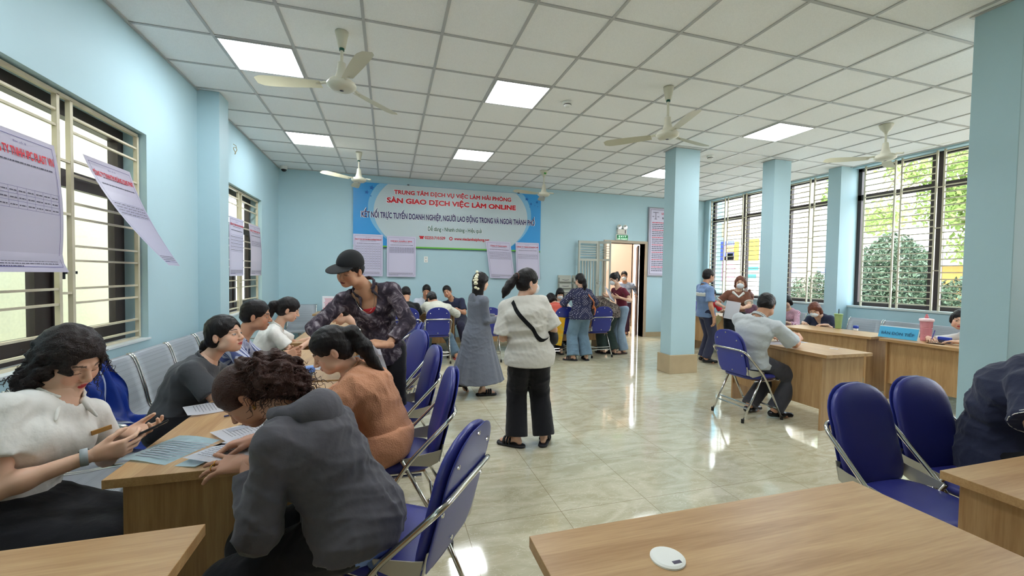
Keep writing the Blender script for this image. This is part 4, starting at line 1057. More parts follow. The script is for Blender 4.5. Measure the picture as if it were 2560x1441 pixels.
M_HAIRK = hair_mat('black_hair', (26, 22, 22)); M_HAIRB = hair_mat('dark_brown_curly_hair', (66, 40, 34), True); M_HAIRC = hair_mat('black_brown_curly_hair', (40, 30, 28), True); M_HAIRR = hair_mat('reddish_brown_hair', (112, 66, 50))
def cloth(name, col, rough=.85, bump=(26, .35), sheen=.15, noise=None): return mat(name, col, rough=rough, bump=bump, sheen=sheen, noise=noise, spec=.25)
def pattern_cloth(name, kind, c0, c1, c2=None, scale=30, rough=.85):
    m = bpy.data.materials.new(name); m.use_nodes = True; nt = m.node_tree; n = nt.nodes; l = nt.links; b = n['Principled BSDF']
    b.inputs['Roughness'].default_value = rough; b.inputs['Specular IOR Level'].default_value = .25
    tc = n.new('ShaderNodeTexCoord'); r = n.new('ShaderNodeValToRGB'); e = r.color_ramp.elements
    e[0].color = (*s2l(c0), 1); e[1].color = (*s2l(c1), 1)
    if kind == 'stripes':
        t = n.new('ShaderNodeTexWave'); t.bands_direction = 'Y'; t.inputs['Scale'].default_value = scale; t.inputs['Distortion'].default_value = .4; t.inputs['Detail'].default_value = 1; t.inputs['Detail Scale'].default_value = .4
        l.new(tc.outputs['Object'], t.inputs['Vector']); e[0].position = .3; e[1].position = .5
    elif kind == 'blotch':
        t = n.new('ShaderNodeTexNoise'); t.inputs['Scale'].default_value = scale; t.inputs['Detail'].default_value = 6; t.inputs['Distortion'].default_value = 1.5; t.inputs['Roughness'].default_value = .65
        l.new(tc.outputs['Object'], t.inputs['Vector']); e[0].position = .42; e[1].position = .66
        if c2: q = e.new(.54); q.color = (*s2l(c2), 1)
    elif kind == 'diamond':
        mp = n.new('ShaderNodeMapping'); mp.inputs['Rotation'].default_value = (0, PI/4, 0); mp.inputs['Scale'].default_value = (scale,)*3; l.new(tc.outputs['Object'], mp.inputs[0])
        t = n.new('ShaderNodeTexVoronoi'); t.feature = 'F1'; t.inputs['Randomness'].default_value = .05; t.inputs['Scale'].default_value = 1; t.voronoi_dimensions = '3D'; l.new(mp.outputs[0], t.inputs['Vector']); e[0].position = .30; e[1].position = .33
        e[0].color = (*s2l(c1), 1); e[1].color = (*s2l(c0), 1)
    elif kind == 'gingham':
        t = n.new('ShaderNodeTexChecker'); t.inputs['Scale'].default_value = scale; l.new(tc.outputs['Object'], t.inputs['Vector'])
    l.new(t.outputs['Fac'] if 'Fac' in t.outputs else t.outputs['Distance'], r.inputs[0]); l.new(r.outputs[0], b.inputs['Base Color'])
    nz = n.new('ShaderNodeTexNoise'); nz.inputs['Scale'].default_value = 24; l.new(tc.outputs['Object'], nz.inputs['Vector']); bp = n.new('ShaderNodeBump'); bp.inputs['Strength'].default_value = .35; bp.inputs['Distance'].default_value = .01
    l.new(nz.outputs['Fac'], bp.inputs['Height']); l.new(bp.outputs[0], b.inputs['Normal'])
    _MATS[name] = m; return m

def frame(fwd, up):
    f = nrm(fwd); r = nrm(np.cross(f, up)); u = np.cross(r, f); return np.array([r, f, u])     # rows: right, forward, up
def wrinkle(amp, seed=0, f=1.0):
    rs = np.random.RandomState(seed); D = rs.randn(5, 3)*np.array([1, 1, 1.5]); D /= np.linalg.norm(D, axis=1)[:, None]; K = f*np.array([26, 36, 50, 68, 90.]); ph = rs.rand(5)*6.28; wt = (1, 1, .8, .55, .4)
    amp = amp*.55
    def fn(P):
        q = P+.030*np.sin(P[:, [1, 2, 0]]*13+seed)+.010*np.sin(P[:, [2, 0, 1]]*37+seed*2)
        m = .5+.5*np.sin(q@D[0]*9+ph[1])
        v = sum(w*((1-np.abs(np.sin(q@d*k+p)))**2.2-.22) for d, k, p, w in zip(D, K, ph, wt))
        return -amp*v*(.35+1.0*m)
    return fn
def curly(amp, seed=0, f=1.0):
    rs = np.random.RandomState(seed); D = rs.randn(8, 3); D /= np.linalg.norm(D, axis=1)[:, None]; K = f*(60+rs.rand(8)*110); ph = rs.rand(8)*6.28
    return lambda P: amp*sum(np.sin((P+.01*np.sin(P[:, [2, 0, 1]]*60))@d*k+p) for d, k, p in zip(D, K, ph))/3

def hand(F, w, d, n, side, s=1.0, curl=.5, spread=.12, k=.006, th=.6, each=None, thin=1.0):
    """palm and five fingers: w wrist, d direction of the hand, n normal out of the back of the hand, side +1 if the thumb lies at +cross(d, n)"""
    d = nrm(d); n = nrm(n-np.dot(n, d)*d); t = np.cross(d, n)*side; w = V3(*w)
    P = lambda a, b, c: w+s*(a*d+b*t+c*n)
    F.cone(P(-.02, 0, 0), P(.03, 0, 0), .024*s, .022*s, k)
    kn = []
    for i, (b, a) in enumerate(((.030, .088), (.010, .092), (-.010, .088), (-.028, .080))):
        F.cone(P(.015, b*.6, 0), P(a, b, .002), .015*s*thin, .0115*s*thin, .012); kn.append((a, b))
    L = ((.040, .025, .020), (.045, .029, .021), (.041, .027, .020), (.032, .020, .018))
    for i, ((a, b), ls) in enumerate(zip(kn, L)):
        c = (each[i] if each else curl); ang = 0; p = P(a, b, .002); sp = spread*(1.5-i)
        for j, l in enumerate(ls):
            ang += c*(.7, 1.0, .8)[j]
            dr = math.cos(ang)*(d*math.cos(sp)+t*math.sin(sp))-math.sin(ang)*n
            q = p+s*l*dr; r0 = (.0092, .0084, .0078)[j]*s; F.cone(p, q, r0*thin, (.0084, .0078, .0068)[j]*s*thin, .003); p = q
    p = P(.02, .022, -.006); dr = nrm(d*math.cos(th)+t*math.sin(th)*1.1-n*.25)
    q = p+s*.042*dr; F.cone(p, q, .0145*s, .011*s, .008)
    dr2 = nrm(dr+d*.5-n*.2); q2 = q+s*.032*dr2; F.cone(q, q2, .011*s, .009*s, .004); q3 = q2+s*.022*nrm(dr2+d*.3-n*.2); F.cone(q2, q3, .009*s, .0075*s, .003)
    return p

def head_field(hc, R, s, neck, female, fat=1.0, nr=.052):
    """hc head centre at eye height, R rows right/forward/up"""
    F = Field(); T = lambda x, y, z: hc+s*(x*R[0]+y*R[1]+z*R[2]); E = lambda c, r, k=.02, RR=None, sub=False: F.ell(T(*c), V3(*r)*s, R if RR is None else RR, k*s, sub)
    E((0, -.012, .035), (.074, .094, .086), .01)
    E((0, .024, -.030), (.062*fat, .064, .080), .03)
    E((0, .060, -.088), (.024*fat, .024, .022), .035)
    for m in (-1, 1):
        E((m*.036*fat, .052, -.040), (.028*fat, .028, .034), .02)
        E((m*.048*fat, .020, -.074), (.020*fat, .034, .022), .03)
        F.cone(T(m*.014, .082, .019), T(m*.044, .066, .018), .0095*s, .009*s, .014*s)
        E((m*.031, .096, -.002), (.018, .015, .011), .012, sub=True)
        E((m*.031, .0725, -.003), (.0155, .0135, .0115), .003)
        E((m*.0125, .0965, -.037), (.008, .009, .0065), .007)
        E((m*.077, -.012, -.014), (.0075, .017, .029), .006)
        E((m*.085, -.004, -.010), (.006, .010, .017), .004, sub=True)
    F.cone(T(0, .084, .006), T(0, .106, -.031), .0075*s, .0115*s, .010*s)
    E((0, .088, -.060), (.022, .011, .0065), .006); E((0, .085, -.071), (.019, .011, .0075), .006)
    E((0, .103, -.0655), (.02, .006, .0012), .003, sub=True)
    F.cone(T(0, -.022, -.05), neck, nr*s*(.96 if female else 1.08), (nr+.006)*s, .03*s)
    return F
def face_paint(hc, R, s, skin, lip, female, eyes='open', brow=(.05, .035, .03)):
    sk = np.array(s2l(skin)); lp = np.array(s2l(lip)); bw = np.array(s2l(tuple(int(c*255) for c in brow)) if max(brow) <= 1 else s2l(brow))
    def fn(V):
        q = ((V-hc)@R.T)/s; x, y, z = q[:, 0], q[:, 1], q[:, 2]; ax = np.abs(x)
        c = np.tile(sk, (len(V), 1))
        mott = (1+.04*np.sin(V[:, 0]*60)*np.sin(V[:, 1]*55+1)*np.sin(V[:, 2]*50))[:, None]; c = c*mott
        near = (np.abs(z) < .14) & (ax < .1) & (np.abs(y) < .14)
        def blend(mask, col, a=1.0): c[mask] = c[mask]*(1-a)+np.array(col)*a
        red = sk*np.array([1.08, .78, .76])
        blend(near & (((ax-.042)/.024)**2+((z+.036)/.022)**2 < 1) & (y > .03), red, .35)
        blend(near & (((x)/.014)**2+((z+.034)/.012)**2 < 1) & (y > .095), red, .35)
        blend(near & (ax > .074) & (np.abs(z+.014) < .04), red, .3)
        blend(near & ((x/.0205)**2+((z+.0655)/.0095)**2 < 1) & (y > .074), lp)
        blend(near & ((x/.022)**2+((z+.0655)/.0016)**2 < 1) & (y > .07), lp*.35)
        bz = .0255-.25*(ax-.03)**2*20
        blend(near & (ax > .013) & (ax < .050) & (np.abs(z-bz) < (.0035 if female else .0048)) & (y > .045), bw, .85)
        ex, ez = ax-.031, z+.003
        if eyes == 'open':
            blend(near & ((ex/.0150)**2+(ez/.0060)**2 < 1) & (y > .06), (.035, .02, .015)); blend(near & ((ex/.0135)**2+((ez+.0006)/.0042)**2 < 1) & (y > .06), (.62, .58, .55)); blend(near & ((ex/.0058)**2+((ez+.0006)/.0046)**2 < 1) & (y > .06), (.012, .008, .006))
        else:
            blend(near & ((ex/.0150)**2+((ez+.005+ex*ex*8)/.0022)**2 < 1) & (y > .05), (.02, .012, .01))
            blend(near & ((ex/.0150)**2+((ez-.004)/.0012)**2 < 1) & (y > .05), sk*.55)
        blend(near & ((ax-.0075)**2+(z+.0425)**2 < .0028**2) & (y > .088), sk*.25)
        return c
    return fn
def hair_field(hc, R, s, style, **o):
    F = Field(); T = lambda x, y, z: hc+s*(x*R[0]+y*R[1]+z*R[2]); E = lambda c, r, k=.02, sub=False: F.ell(T(*c), V3(*r)*s, R, k*s, sub)
    t = o.get('t', .012)
    E((0, -.014, .038), (.074+t, .094+t, .086+t), .01)
    if style == 'short':
        E((0, -.04, -.01), (.07+t*.6, .066+t, .062), .02)
        E((0, .115, -.035), (.085, .10, .098), .006, sub=True)          # face
        for m in (-1, 1): E((m*.1, .035, -.05), (.05, .060, .055), .004, sub=True); E((m*.09, -.012, -.025), (.03, .026, .045), .003, sub=True)
        F.half(T(0, -.08, -.066), -(R[2]+.25*R[1]*-1)) if False else F.half(T(0, 0, -.062), -R[2]-.0*R[1])
    else:
        E((0, -.045, -.015), (.072+t*.7, .062+t, .075), .02)
        if style in ('long', 'bob', 'curlybob'):
            L = o.get('L', .2); w = o.get('w', .085)
            for m in (-1, 1): F.cone(T(m*.062, -.01, .02), T(m*w, -.03, -L), .034*s, (.05 if style != 'long' else .03)*s, .03*s)
            F.cone(T(0, -.06, .0), T(0, -.07, -L), .06*s, .055*s, .04*s)
        E((0, o.get('fy', .118), -.04), (o.get('fw', .072), .095, o.get('fh', .100)), .008, sub=True)
        if style in ('tail', 'bun'):
            for m in (-1, 1): E((m*.095, .03, -.05), (.04, .055, .055), .004, sub=True); E((m*.09, -.008, -.025), (.03, .028, .042), .003, sub=True)
            F.half(T(0, 0, -.085), -R[2])
    return F, T

def ik(S, W, l1, l2, pole):
    d = W-S; D = np.linalg.norm(d); mx = (l1+l2)*.995
    if D > mx: W = S+d*mx/D; d = W-S; D = mx
    if D < abs(l1-l2)+.02: D = abs(l1-l2)+.02
    u = d/np.linalg.norm(d); a = (l1*l1-l2*l2+D*D)/(2*D); h = math.sqrt(max(0, l1*l1-a*a)); p = nrm(pole-np.dot(pole, u)*u)
    return S+u*a+p*h, W

def person(label, pel, face, neck, head, hd, hands, feet, sex='f', s=1.0, fat=1.0, skin=(206, 160, 132), lip=(176, 84, 80), sface=None, res=.009,
           hair=None, hairm=None, top=None, bottom=None, shoes=None, mask=None, eyes='open', elbow=None, knee=None, shrug=0, bulge=.03, bust=True, group=None, name='person', shw=None, hres=.0035, torso_only=False, brow=(36, 28, 26), nr=.05, shoff=None, hfat=1.0, footdir=None, rt=True, hs=None):
    """pel pelvis centre, face degrees (0 = +x, 90 = +y), neck = base of neck, head = centre of head at the eyes, hd = (yaw, pitch, roll) of the face
    hands = {'L': (wrist, dir, normal, curl), 'R': ...}; feet = {'L': ankle, 'R': ankle}"""
    fem = sex == 'f'; hs = hs or s
    pel, neck, head = (np.array(v, float) for v in (pel, neck, head))
    root = empty(name, (pel[0], pel[1], 0), 0, label, 'person', group)
    fa = math.radians(face); f0 = V3(math.cos(fa), math.sin(fa), 0); r0 = V3(math.sin(fa), -math.cos(fa), 0)
    sa = math.radians(face if sface is None else sface); f1 = V3(math.cos(sa), math.sin(sa), 0); r1 = V3(math.sin(sa), -math.cos(sa), 0)
    spine = neck-pel; up = nrm(spine)
    yw, pt, rl = (math.radians(v) for v in hd)
    hf = V3(math.cos(yw)*math.cos(pt), math.sin(yw)*math.cos(pt), math.sin(pt)); hr = V3(math.sin(yw), -math.cos(yw), 0); hu = np.cross(hr, hf)
    hr, hu = hr*math.cos(rl)-hu*math.sin(rl), hu*math.cos(rl)+hr*math.sin(rl); RH = np.array([hr, hf, hu])
    sw = (shw or (.158 if fem else .185))*s
    # the shoulder line stays perpendicular to the spine
    fr = nrm(np.cross(up, r1)); rr_ = nrm(np.cross(fr, up)) if True else r1
    shc = neck-up*.062*s+fr*.0
    SH = {'R': shc+rr_*sw+up*shrug, 'L': shc-rr_*sw+up*shrug}
    if shoff:
        for k_ in shoff: SH[k_] = SH[k_]+V3(*shoff[k_])
    HP = {'R': pel+r0*.085*s, 'L': pel-r0*.085*s}
    la, lb = .275*s, .245*s; lt, lc = .42*s, .41*s
    EL, WR, KN, AN = {}, {}, {}, {}
    for sd in 'LR':
        sg = 1 if sd == 'R' else -1
        po = V3(*elbow[sd]) if elbow and sd in elbow else (-up*1.0+rr_*sg*.5-fr*.35)
        if hands and sd in hands: EL[sd], WR[sd] = ik(SH[sd], V3(*hands[sd][0]), la, lb, po)
        if feet and sd in feet:
            pk = V3(*knee[sd]) if knee and sd in knee else f0+V3(0, 0, .3)
            KN[sd], AN[sd] = ik(HP[sd], V3(*feet[sd]), lt, lc, pk)
    # torso stations along a bent spine
    back = -f0*bulge
    def sp(t):
        a = pel*(1-t)**2+2*t*(1-t)*((pel+neck)/2+back*2+V3(0, 0, .0))+neck*t*t; return a
    st_ = []
    for t, w, d, r in ((0, .160, .112, .10), (.25, .135, .098, .10), (.5, .132, .100, .10), (.72, .150, .108, .105), (.93, .098, .066, .055)):
        rr2 = nrm(r0*(1-t)+r1*t); tg = nrm(sp(min(t+.05, 1))-sp(max(t-.05, 0))); ff = nrm(np.cross(tg, rr2)); rx = nrm(np.cross(ff, tg))
        bw = (1.0 if fem else (1.1 if t > .4 else .93)); st_.append((sp(t), np.array([rx, ff, tg]), V3(w*bw*fat, d*fat**1.2, r)*s))
    def torso(F, g=0.0, k=.04, t0=0, t1=1, gd=None):
        gd = g if gd is None else gd
        for (c, R_, r), t in zip(st_, (0, .25, .5, .72, .93)):
            if t0 <= t <= t1: F.ell(c, r+V3(g, gd, g*.5), R_, k)
        if fem and bust and t0 <= .7 <= t1:
            c, R_, r = st_[3]
            for m in (-1, 1): F.ell(c+R_[0]*m*.065*s+R_[1]*(.075*s*fat)-R_[2]*.02*s, V3(.058, .055, .058)*s*fat+g, R_, .04)
        if t1 >= .9:
            for sd in 'LR':
                F.cone(neck-up*.035*s, SH[sd], .034*s+g*.6, (.040 if fem else .047)*s*fat**.4+g*.8, .03)
                F.cone(st_[3][0], SH[sd]-up*.02*s, .075*s+g*.6, .038*s+g*.6, .03)
    # ------- skin
    ar = (.036 if fem else .043)*s*fat**.9
    B = Field()
    torso(B, -.004); B.cone(neck-up*.05*s, neck+nrm(head-neck)*.02, .06*s, (nr+.006)*s, .03)
    for sd in EL:
        B.cone(SH[sd], EL[sd], ar*1.12, ar*.84, .03); B.cone(EL[sd], WR[sd], ar*.86, .0245*s, .015); m_ = EL[sd]*.74+WR[sd]*.26; B.ell(m_, V3(ar, ar, ar)*.9, None, .025)
    for sd in KN:
        B.cone(HP[sd], KN[sd], .078*s*fat, .052*s*fat**.7, .03); B.cone(KN[sd], AN[sd], .050*s*fat**.7, .031*s, .02)
        B.ell(KN[sd]*.7+AN[sd]*.3-nrm(f0)*.012, V3(.05, .05, .075)*s*fat**.5, None, .03)
    fdir = {}
    for sd in KN:
        fd = V3(*footdir[sd]) if footdir and sd in footdir else f0; fd = nrm(fd); fdir[sd] = fd; a = AN[sd]
        B.cone(a, a-fd*.03*s-V3(0, 0, .045*s), .03*s, .027*s, .02); B.cone(a-V3(0, 0, .02*s), a+fd*.11*s-V3(0, 0, .052*s), .030*s, .026*s, .02); B.cone(a+fd*.1*s-V3(0, 0, .055*s), a+fd*.155*s-V3(0, 0, .058*s), .030*s, .020*s, .02)
    parts = [B.mesh(res)]
    parts.append(head_field(head, RH, hs, neck+nrm(neck-head)*.0, fem, hfat, nr).mesh(hres))
    for sd in EL:
        h_ = hands[sd]
        if len(h_) > 1 and h_[1] is not None:
            Fh = Field(); hand(Fh, WR[sd], V3(*h_[1]), V3(*h_[2]), (1 if sd == 'L' else -1)*(h_[5] if len(h_) > 5 else 1), s*(1.0 if fem else 1.06), curl=h_[3] if not isinstance(h_[3], (list, tuple)) else .4, each=h_[3] if isinstance(h_[3], (list, tuple)) else None, spread=(h_[4] if len(h_) > 4 else .1))
            parts.append(Fh.mesh(min(.0045, hres*1.3)))
    paint = face_paint(head, RH, hs, skin, lip, fem, eyes, brow)
    np_mesh('body', parts, M_SKIN, root, paint)
    ctx = dict(root=root, pel=pel, neck=neck, head=head, RH=RH, SH=SH, EL=EL, WR=WR, KN=KN, AN=AN, HP=HP, up=up, fr=fr, rr=rr_, f0=f0, r0=r0, torso=torso, s=s, hs=hs, ar=ar, res=res, st=st_, fat=fat, sp=sp, fdir=fdir, fem=fem, hres=hres)
    if hair:
        F, T = hair_field(head, RH, hs, hair[0], **(hair[1] if len(hair) > 1 else {}))
        for fn in hair[2:]: fn(F, T, hs, ctx)
        cu = 'curl' in (hair[1] if len(hair) > 1 else {})
        if cu:
            mk = hair[1]['curl']
            def wf(P, a=curly(.011*hs, 3, 1.0), b=curly(.005*hs, 9, 2.2)):
                q = ((P-head)@RH.T)/hs; w = np.clip(-(q[:, 1]+.06)/.03, 0, 1) if mk == 2 else np.clip((.06-q[:, 2])/.05, .12, 1)
                return (a(P)+b(P))*(.10+.9*w)
            F.warp(wf)
        else: F.warp(curly(.0016*hs, 5, 1.5))
        np_mesh('hair', [F.mesh(hres*1.25)], hairm or M_HAIRK, root)
    if top: top(ctx)
    if bottom: bottom(ctx)
    if shoes: shoes(ctx)
    if mask: face_mask(ctx, mask)
    return ctx
# ------- clothes
def shirt(m, sleeve=.55, hem=.02, g=.014, loose=0, seed=1, wr=.004, name='shirt', collar=None, collarm=None, neck_r=.068, sl_g=.014, cuff=None, open_v=None, tuck=0):
    """sleeve: 0..1 upper arm, 1..2 forearm; hem: position along the spine (0 = hips), negative = below the hips"""
    def fn(c):
        F = Field(); s = c['s']; up = c['up']
        F_t = c['torso']; F_t(F, g+loose, .04, 0, 1)
        if hem < 0: F.cone(c['pel'], c['pel']-V3(0, 0, -hem*s), .12*s*c['fat']+g+loose, .12*s*c['fat']+g+loose*1.3, .06); F.ell(c['pel']-V3(0, 0, -hem*s*.6), V3(.16*c['fat'], .12*c['fat'], .12)*s+g+loose, c['st'][0][1], .06)
        hp = c['pel']+V3(0, 0, hem*s) if hem < 0 else c['sp'](hem); F.half(hp, -(up if hem >= 0 else nrm(V3(0, 0, 1)+.0*up)))
        nd = nrm(c['head']-c['neck'])
        F.cone(c['neck']-nd*.02, c['neck']+nd*.25, neck_r*s, neck_r*s*1.25, .004, sub=True)
        if open_v: F.cone(c['neck']+c['fr']*.06*s, c['neck']+c['fr']*(.20 if open_v > .15 else .11)*s-up*open_v, (.105 if open_v > .15 else .05)*s, .05 if open_v > .15 else .02, .004, sub=True)
        for sd in c['EL']:
            S, E_, W = c['SH'][sd], c['EL'][sd], c['WR'][sd]; a = c['ar']
            if sleeve <= 1: F.cone(S, S+(E_-S)*sleeve, a*1.12+sl_g*.5+.002, a*1.0+sl_g+.010, .02, flat=1)
            else:
                F.cone(S, E_, a*1.12+sl_g*.5+.002, a*.95+sl_g, .02); F.cone(E_, E_+(W-E_)*(sleeve-1), a*.95+sl_g, .032*s+sl_g*.7, .015, flat=1)
        F.warp(wrinkle(wr, seed))
        o = np_mesh(name, [F.mesh(min(c['res'], .008))], m, c['root'])
        if collar:
            K = Field(); nn = nrm(c['head']-c['neck']); a = c['neck']+nn*.012*s; n = 14; ref = nrm(c['fr']-np.dot(c['fr'], nn)*nn); sd_ = np.cross(nn, ref)
            for i in range(n+1):
                t = -2.45+4.9*i/n+PI; p = a+(ref*math.cos(t)+sd_*math.sin(t))*(neck_r*s*1.02)-nn*.012*(1-math.cos(t+PI))*s*0-nn*.03*s*max(0, math.cos(t))
                if i: K.cone(q, p, .0085, .0085, .003); K.cone(q+nn*.018*s, p+nn*.018*s, .006, .006, .004)
                q = p
            if collar == 'lapel':
                for m_ in (-1, 1):
                    p = a+(ref*math.cos(.65*m_)+sd_*math.sin(.65*m_))*neck_r*s*1.05-nn*.03*s; K.cone(p, p+(ref*.045-nn*.055+sd_*m_*.03)*s, .012, .005, .006)
            np_mesh('collar', [K.mesh(.004)], collarm or m, o)
        if cuff:
            for sd in c['EL']:
                S, E_, W = c['SH'][sd], c['EL'][sd], c['WR'][sd]; a = c['ar']; K = Field()
                p = S+(E_-S)*(sleeve-.05); q = S+(E_-S)*(sleeve+.01); K.cone(p, q, a+sl_g+.014, a+sl_g+.014, 0, flat=3); np_mesh('cuff_stripe', [K.mesh(.006)], cuff, o)
        c['shirt'] = o
    return fn
def trousers(m, wide=0.0, seed=4, length=1.0, wr=.005, name='trousers', g=.012, top=.10, flare=0.0):
    def fn(c):
        F = Field(); s = c['s']; f = c['fat']
        F.ell(c['pel'], c['st'][0][2]+V3(g, g, .02), c['st'][0][1], .04); F.ell(c['pel']+nrm(c['sp'](.15)-c['pel'])*.06*s, V3(.145, .105, .07)*s*f+g, c['st'][0][1], .04)
        F.half(c['sp'](top), c['st'][0][1][2])
        for sd in c['KN']:
            H_, K, A = c['HP'][sd], c['KN'][sd], c['AN'][sd]
            F.cone(H_, K, .088*s*f+g, .058*s*f**.7+g+wide*.6, .03)
            e = K+(A-K)*length; F.cone(K, e, .056*s*f**.7+g+wide*.6, .043*s+g+wide+flare, .02, flat=1)
        F.warp(wrinkle(wr, seed, .8)); np_mesh(name, [F.mesh(min(c['res'], .009))], m, c['root'])
    return fn
def skirt(m, drop=.5, wide=.14, seed=5, name='skirt', folds=0, g=.012, top=.14, wt=1.0, tail=(0, 0)):
    """one tube from the waist round both legs (seated: follows the thighs)"""
    def fn(c):
        F = Field(); s = c['s']; f = c['fat']
        F.ell(c['pel'], c['st'][0][2]+V3(g, g, .02), c['st'][0][1], .04)
        if top > 0: F.ell(c['sp'](top*.6), V3(.148, .108, .07)*s*f+g, c['st'][0][1], .04)
        F.half(c['sp'](top), c['st'][0][1][2])
        if c['KN'] and drop > 0:
            for sd in c['KN']:
                H_, K, A = c['HP'][sd], c['KN'][sd], c['AN'][sd]; F.cone(H_, K, .09*s*f+g, .072*s*f+g, .06)
                if drop > 0: F.cone(K, K+(A-K)*drop, .070*s*f+g, .07*s*f+g+wide*.3, .05, flat=1)
            ks = [c['KN'][k] for k in c['KN']]; km = sum(ks)/len(ks); F.cone(c['pel'], km, .09*s*f, .07*s*f, .06)
            am = sum(c['AN'][k] for k in c['AN'])/len(c['AN']); F.cone(km, km+(am-km)*drop, .07*s*f, .07*s*f, .05, flat=1)
        F.warp(wrinkle(.006, seed, .7)); np_mesh(name, [F.mesh(min(c['res'], .009))], m, c['root'])
    return fn
def both(*fs):
    def fn(c):
        for f in fs: f(c)
    return fn
def shoe(m, kind='shoe', sole=None):
    def fn(c):
        s = c['s']
        for sd in c['AN']:
            a = c['AN'][sd]; fd = c['fdir'][sd]; K = Field(); z = V3(0, 0, 1)
            fl = a-z*.073*s                                          # sole plane under the ankle
            if kind == 'shoe':
                K.cone(a-fd*.03*s-z*.045*s, a+fd*.06*s-z*.045*s, .038*s, .036*s, .02); K.cone(a+fd*.05*s-z*.048*s, a+fd*.165*s-z*.052*s, .036*s, .027*s, .03)
                K.half(fl+z*.0, -z); K.cone(a, a+z*.15, .034*s, .045*s, .003, sub=True); np_mesh('shoe', [K.mesh(.005)], m, c['root'])
            else:
                K.cone(a-fd*.045*s-z*.085*s, a+fd*.15*s-z*.085*s, .044*s, .050*s, .02); K.half(fl+z*.006, z); K.half(fl-z*.014, -z); np_mesh('sandal_sole', [K.mesh(.005)], sole or m, c['root'])
                K = Field(); lat = np.cross(z, fd)
                p = [a+fd*.085*s+lat*(math.cos(t)*.046*s)+z*(math.sin(t)*.045*s-.064*s) for t in np.linspace(0, PI, 9)]
                for q, r in zip(p, p[1:]): K.cone(q, r, .009, .009, .003); K.cone(q-fd*.03*s, r-fd*.03*s+z*.00, .009, .009, .006)
                if kind == 'slide':
                    for q, r in zip(p, p[1:]): K.cone(q+fd*.03*s, r+fd*.03*s, .010, .010, .006)
                np_mesh('sandal_strap', [K.mesh(.005)], m, c['root'])
    return fn
def face_mask(c, m):
    h, R, s = c['head'], c['RH'], c['hs']; F = Field(); T = lambda x, y, z: h+s*(x*R[0]+y*R[1]+z*R[2])
    F.ell(T(0, .048, -.055), V3(.064, .068, .056)*s, R, .01); F.half(T(0, 0, -.016), R[2]-.25*R[1]); F.half(T(0, .028, 0), -R[1]+.3*R[2]); F.ell(T(0, .10, -.04), V3(.02, .02, .03)*s, R, .02)
    o = np_mesh('face_mask', [F.mesh(c['hres'])], m, c['root'])
    for sd in (-1, 1):
        MB().tube([T(sd*.058, .04, -.032), T(sd*.074, .005, -.008), T(sd*.082, -.025, .0)], .0018, 6).tube([T(sd*.055, .035, -.08), T(sd*.075, 0, -.055), T(sd*.080, -.025, -.03)], .0018, 6).build('ear_loop', m, o)
def tail(pts, rr, k=.02):
    """ponytail through head-local points"""
    return lambda F, T, s, c: F.chain([T(*p) for p in pts], [r*s for r in rr], k)
def tail_w(pts, rr, k=.02):
    return lambda F, T, s, c: F.chain([V3(*p) for p in pts], rr, k)
def curls(c, centres, rad, n, m, seed=0, ln=.07, drop=(0, 0, -1), hr=.007, tr=.0017):
    rs = np.random.RandomState(seed); T = lambda p: c['head']+c['hs']*(p[0]*c['RH'][0]+p[1]*c['RH'][1]+p[2]*c['RH'][2]); mb = MB(); dr = V3(*drop)
    for i in range(n):
        k = rs.randint(len(centres)); d = nrm(rs.randn(3)); d = nrm(d+.5*dr) if rs.rand() < .6 else d; p = T(centres[k])+d*rad[k]*c['hs']*.86
        ax = nrm(d*.75+dr*(.4+rs.rand()*.8)+.5*rs.randn(3)); a = nrm(np.cross(ax, rs.randn(3))); b = np.cross(ax, a); L = ln*(.5+rs.rand()); ph = rs.rand()*6; R0 = hr*(.6+.8*rs.rand()); tw = 16+8*rs.rand()
        mb.tube([p+ax*L*t+(a*math.cos(ph+tw*t)+b*math.sin(ph+tw*t))*R0*min(1, .3+t)+dr*L*.4*t*t for t in np.linspace(0, 1, 20)], tr, 4, rr=[tr*(1.1-.6*t) for t in np.linspace(0, 1, 20)])
    kid2 = mb.build('loose_curls', m, smooth=True); kid2.parent = c['root']; kid2.matrix_parent_inverse = c['root'].matrix_basis.inverted()
def fringe(F, T, s, c):
    for x in (-.04, -.02, 0, .02, .04): F.cone(T(x, .085-abs(x)*.4, .07), T(x*1.2, .092-abs(x)*.5, .03), .016*s, .008*s, .01)
# ---------------------------------------------------------------- the people
SK1, SK2, SK3 = (218, 176, 150), (200, 150, 120), (206, 156, 124)
C_WHITE = cloth('white_cotton', (222, 220, 214)); C_BLACK = cloth('black_fabric', (24, 24, 28), noise=(8, .15)); C_GREYP = cloth('charcoal_polo', (70, 72, 76)); C_HOOD = cloth('grey_hoodie_fabric', (80, 78, 84))
C_ORANGE = cloth('orange_waffle_fabric', (200, 142, 108), bump=(150, .6)); C_OFFW = cloth('off_white_jersey', (206, 202, 192)); C_DRESS = cloth('grey_dress_fabric', (106, 110, 120)); C_NAVY = cloth('navy_pique', (46, 50, 72))
C_DENIM = cloth('blue_denim', (104, 128, 146), noise=(6, .18)); C_DENIM2 = cloth('light_blue_denim', (140, 160, 180), noise=(6, .15)); C_MAROON = cloth('maroon_knit', (104, 36, 52)); C_CORAL = cloth('coral_knit', (214, 100, 84))
C_STRIPE = pattern_cloth('blue_white_striped_shirt', 'stripes', (92, 102, 150), (208, 212, 228), scale=16); C_CAMO = pattern_cloth('dark_mottled_shirt', 'blotch', (50, 44, 54), (160, 152, 158), (82, 72, 82), scale=11)
C_DIAM = pattern_cloth('navy_diamond_print', 'diamond', (48, 50, 78), (150, 146, 158), scale=34); C_LEAF = pattern_cloth('brown_black_print', 'blotch', (50, 40, 40), (168, 154, 142), scale=26)
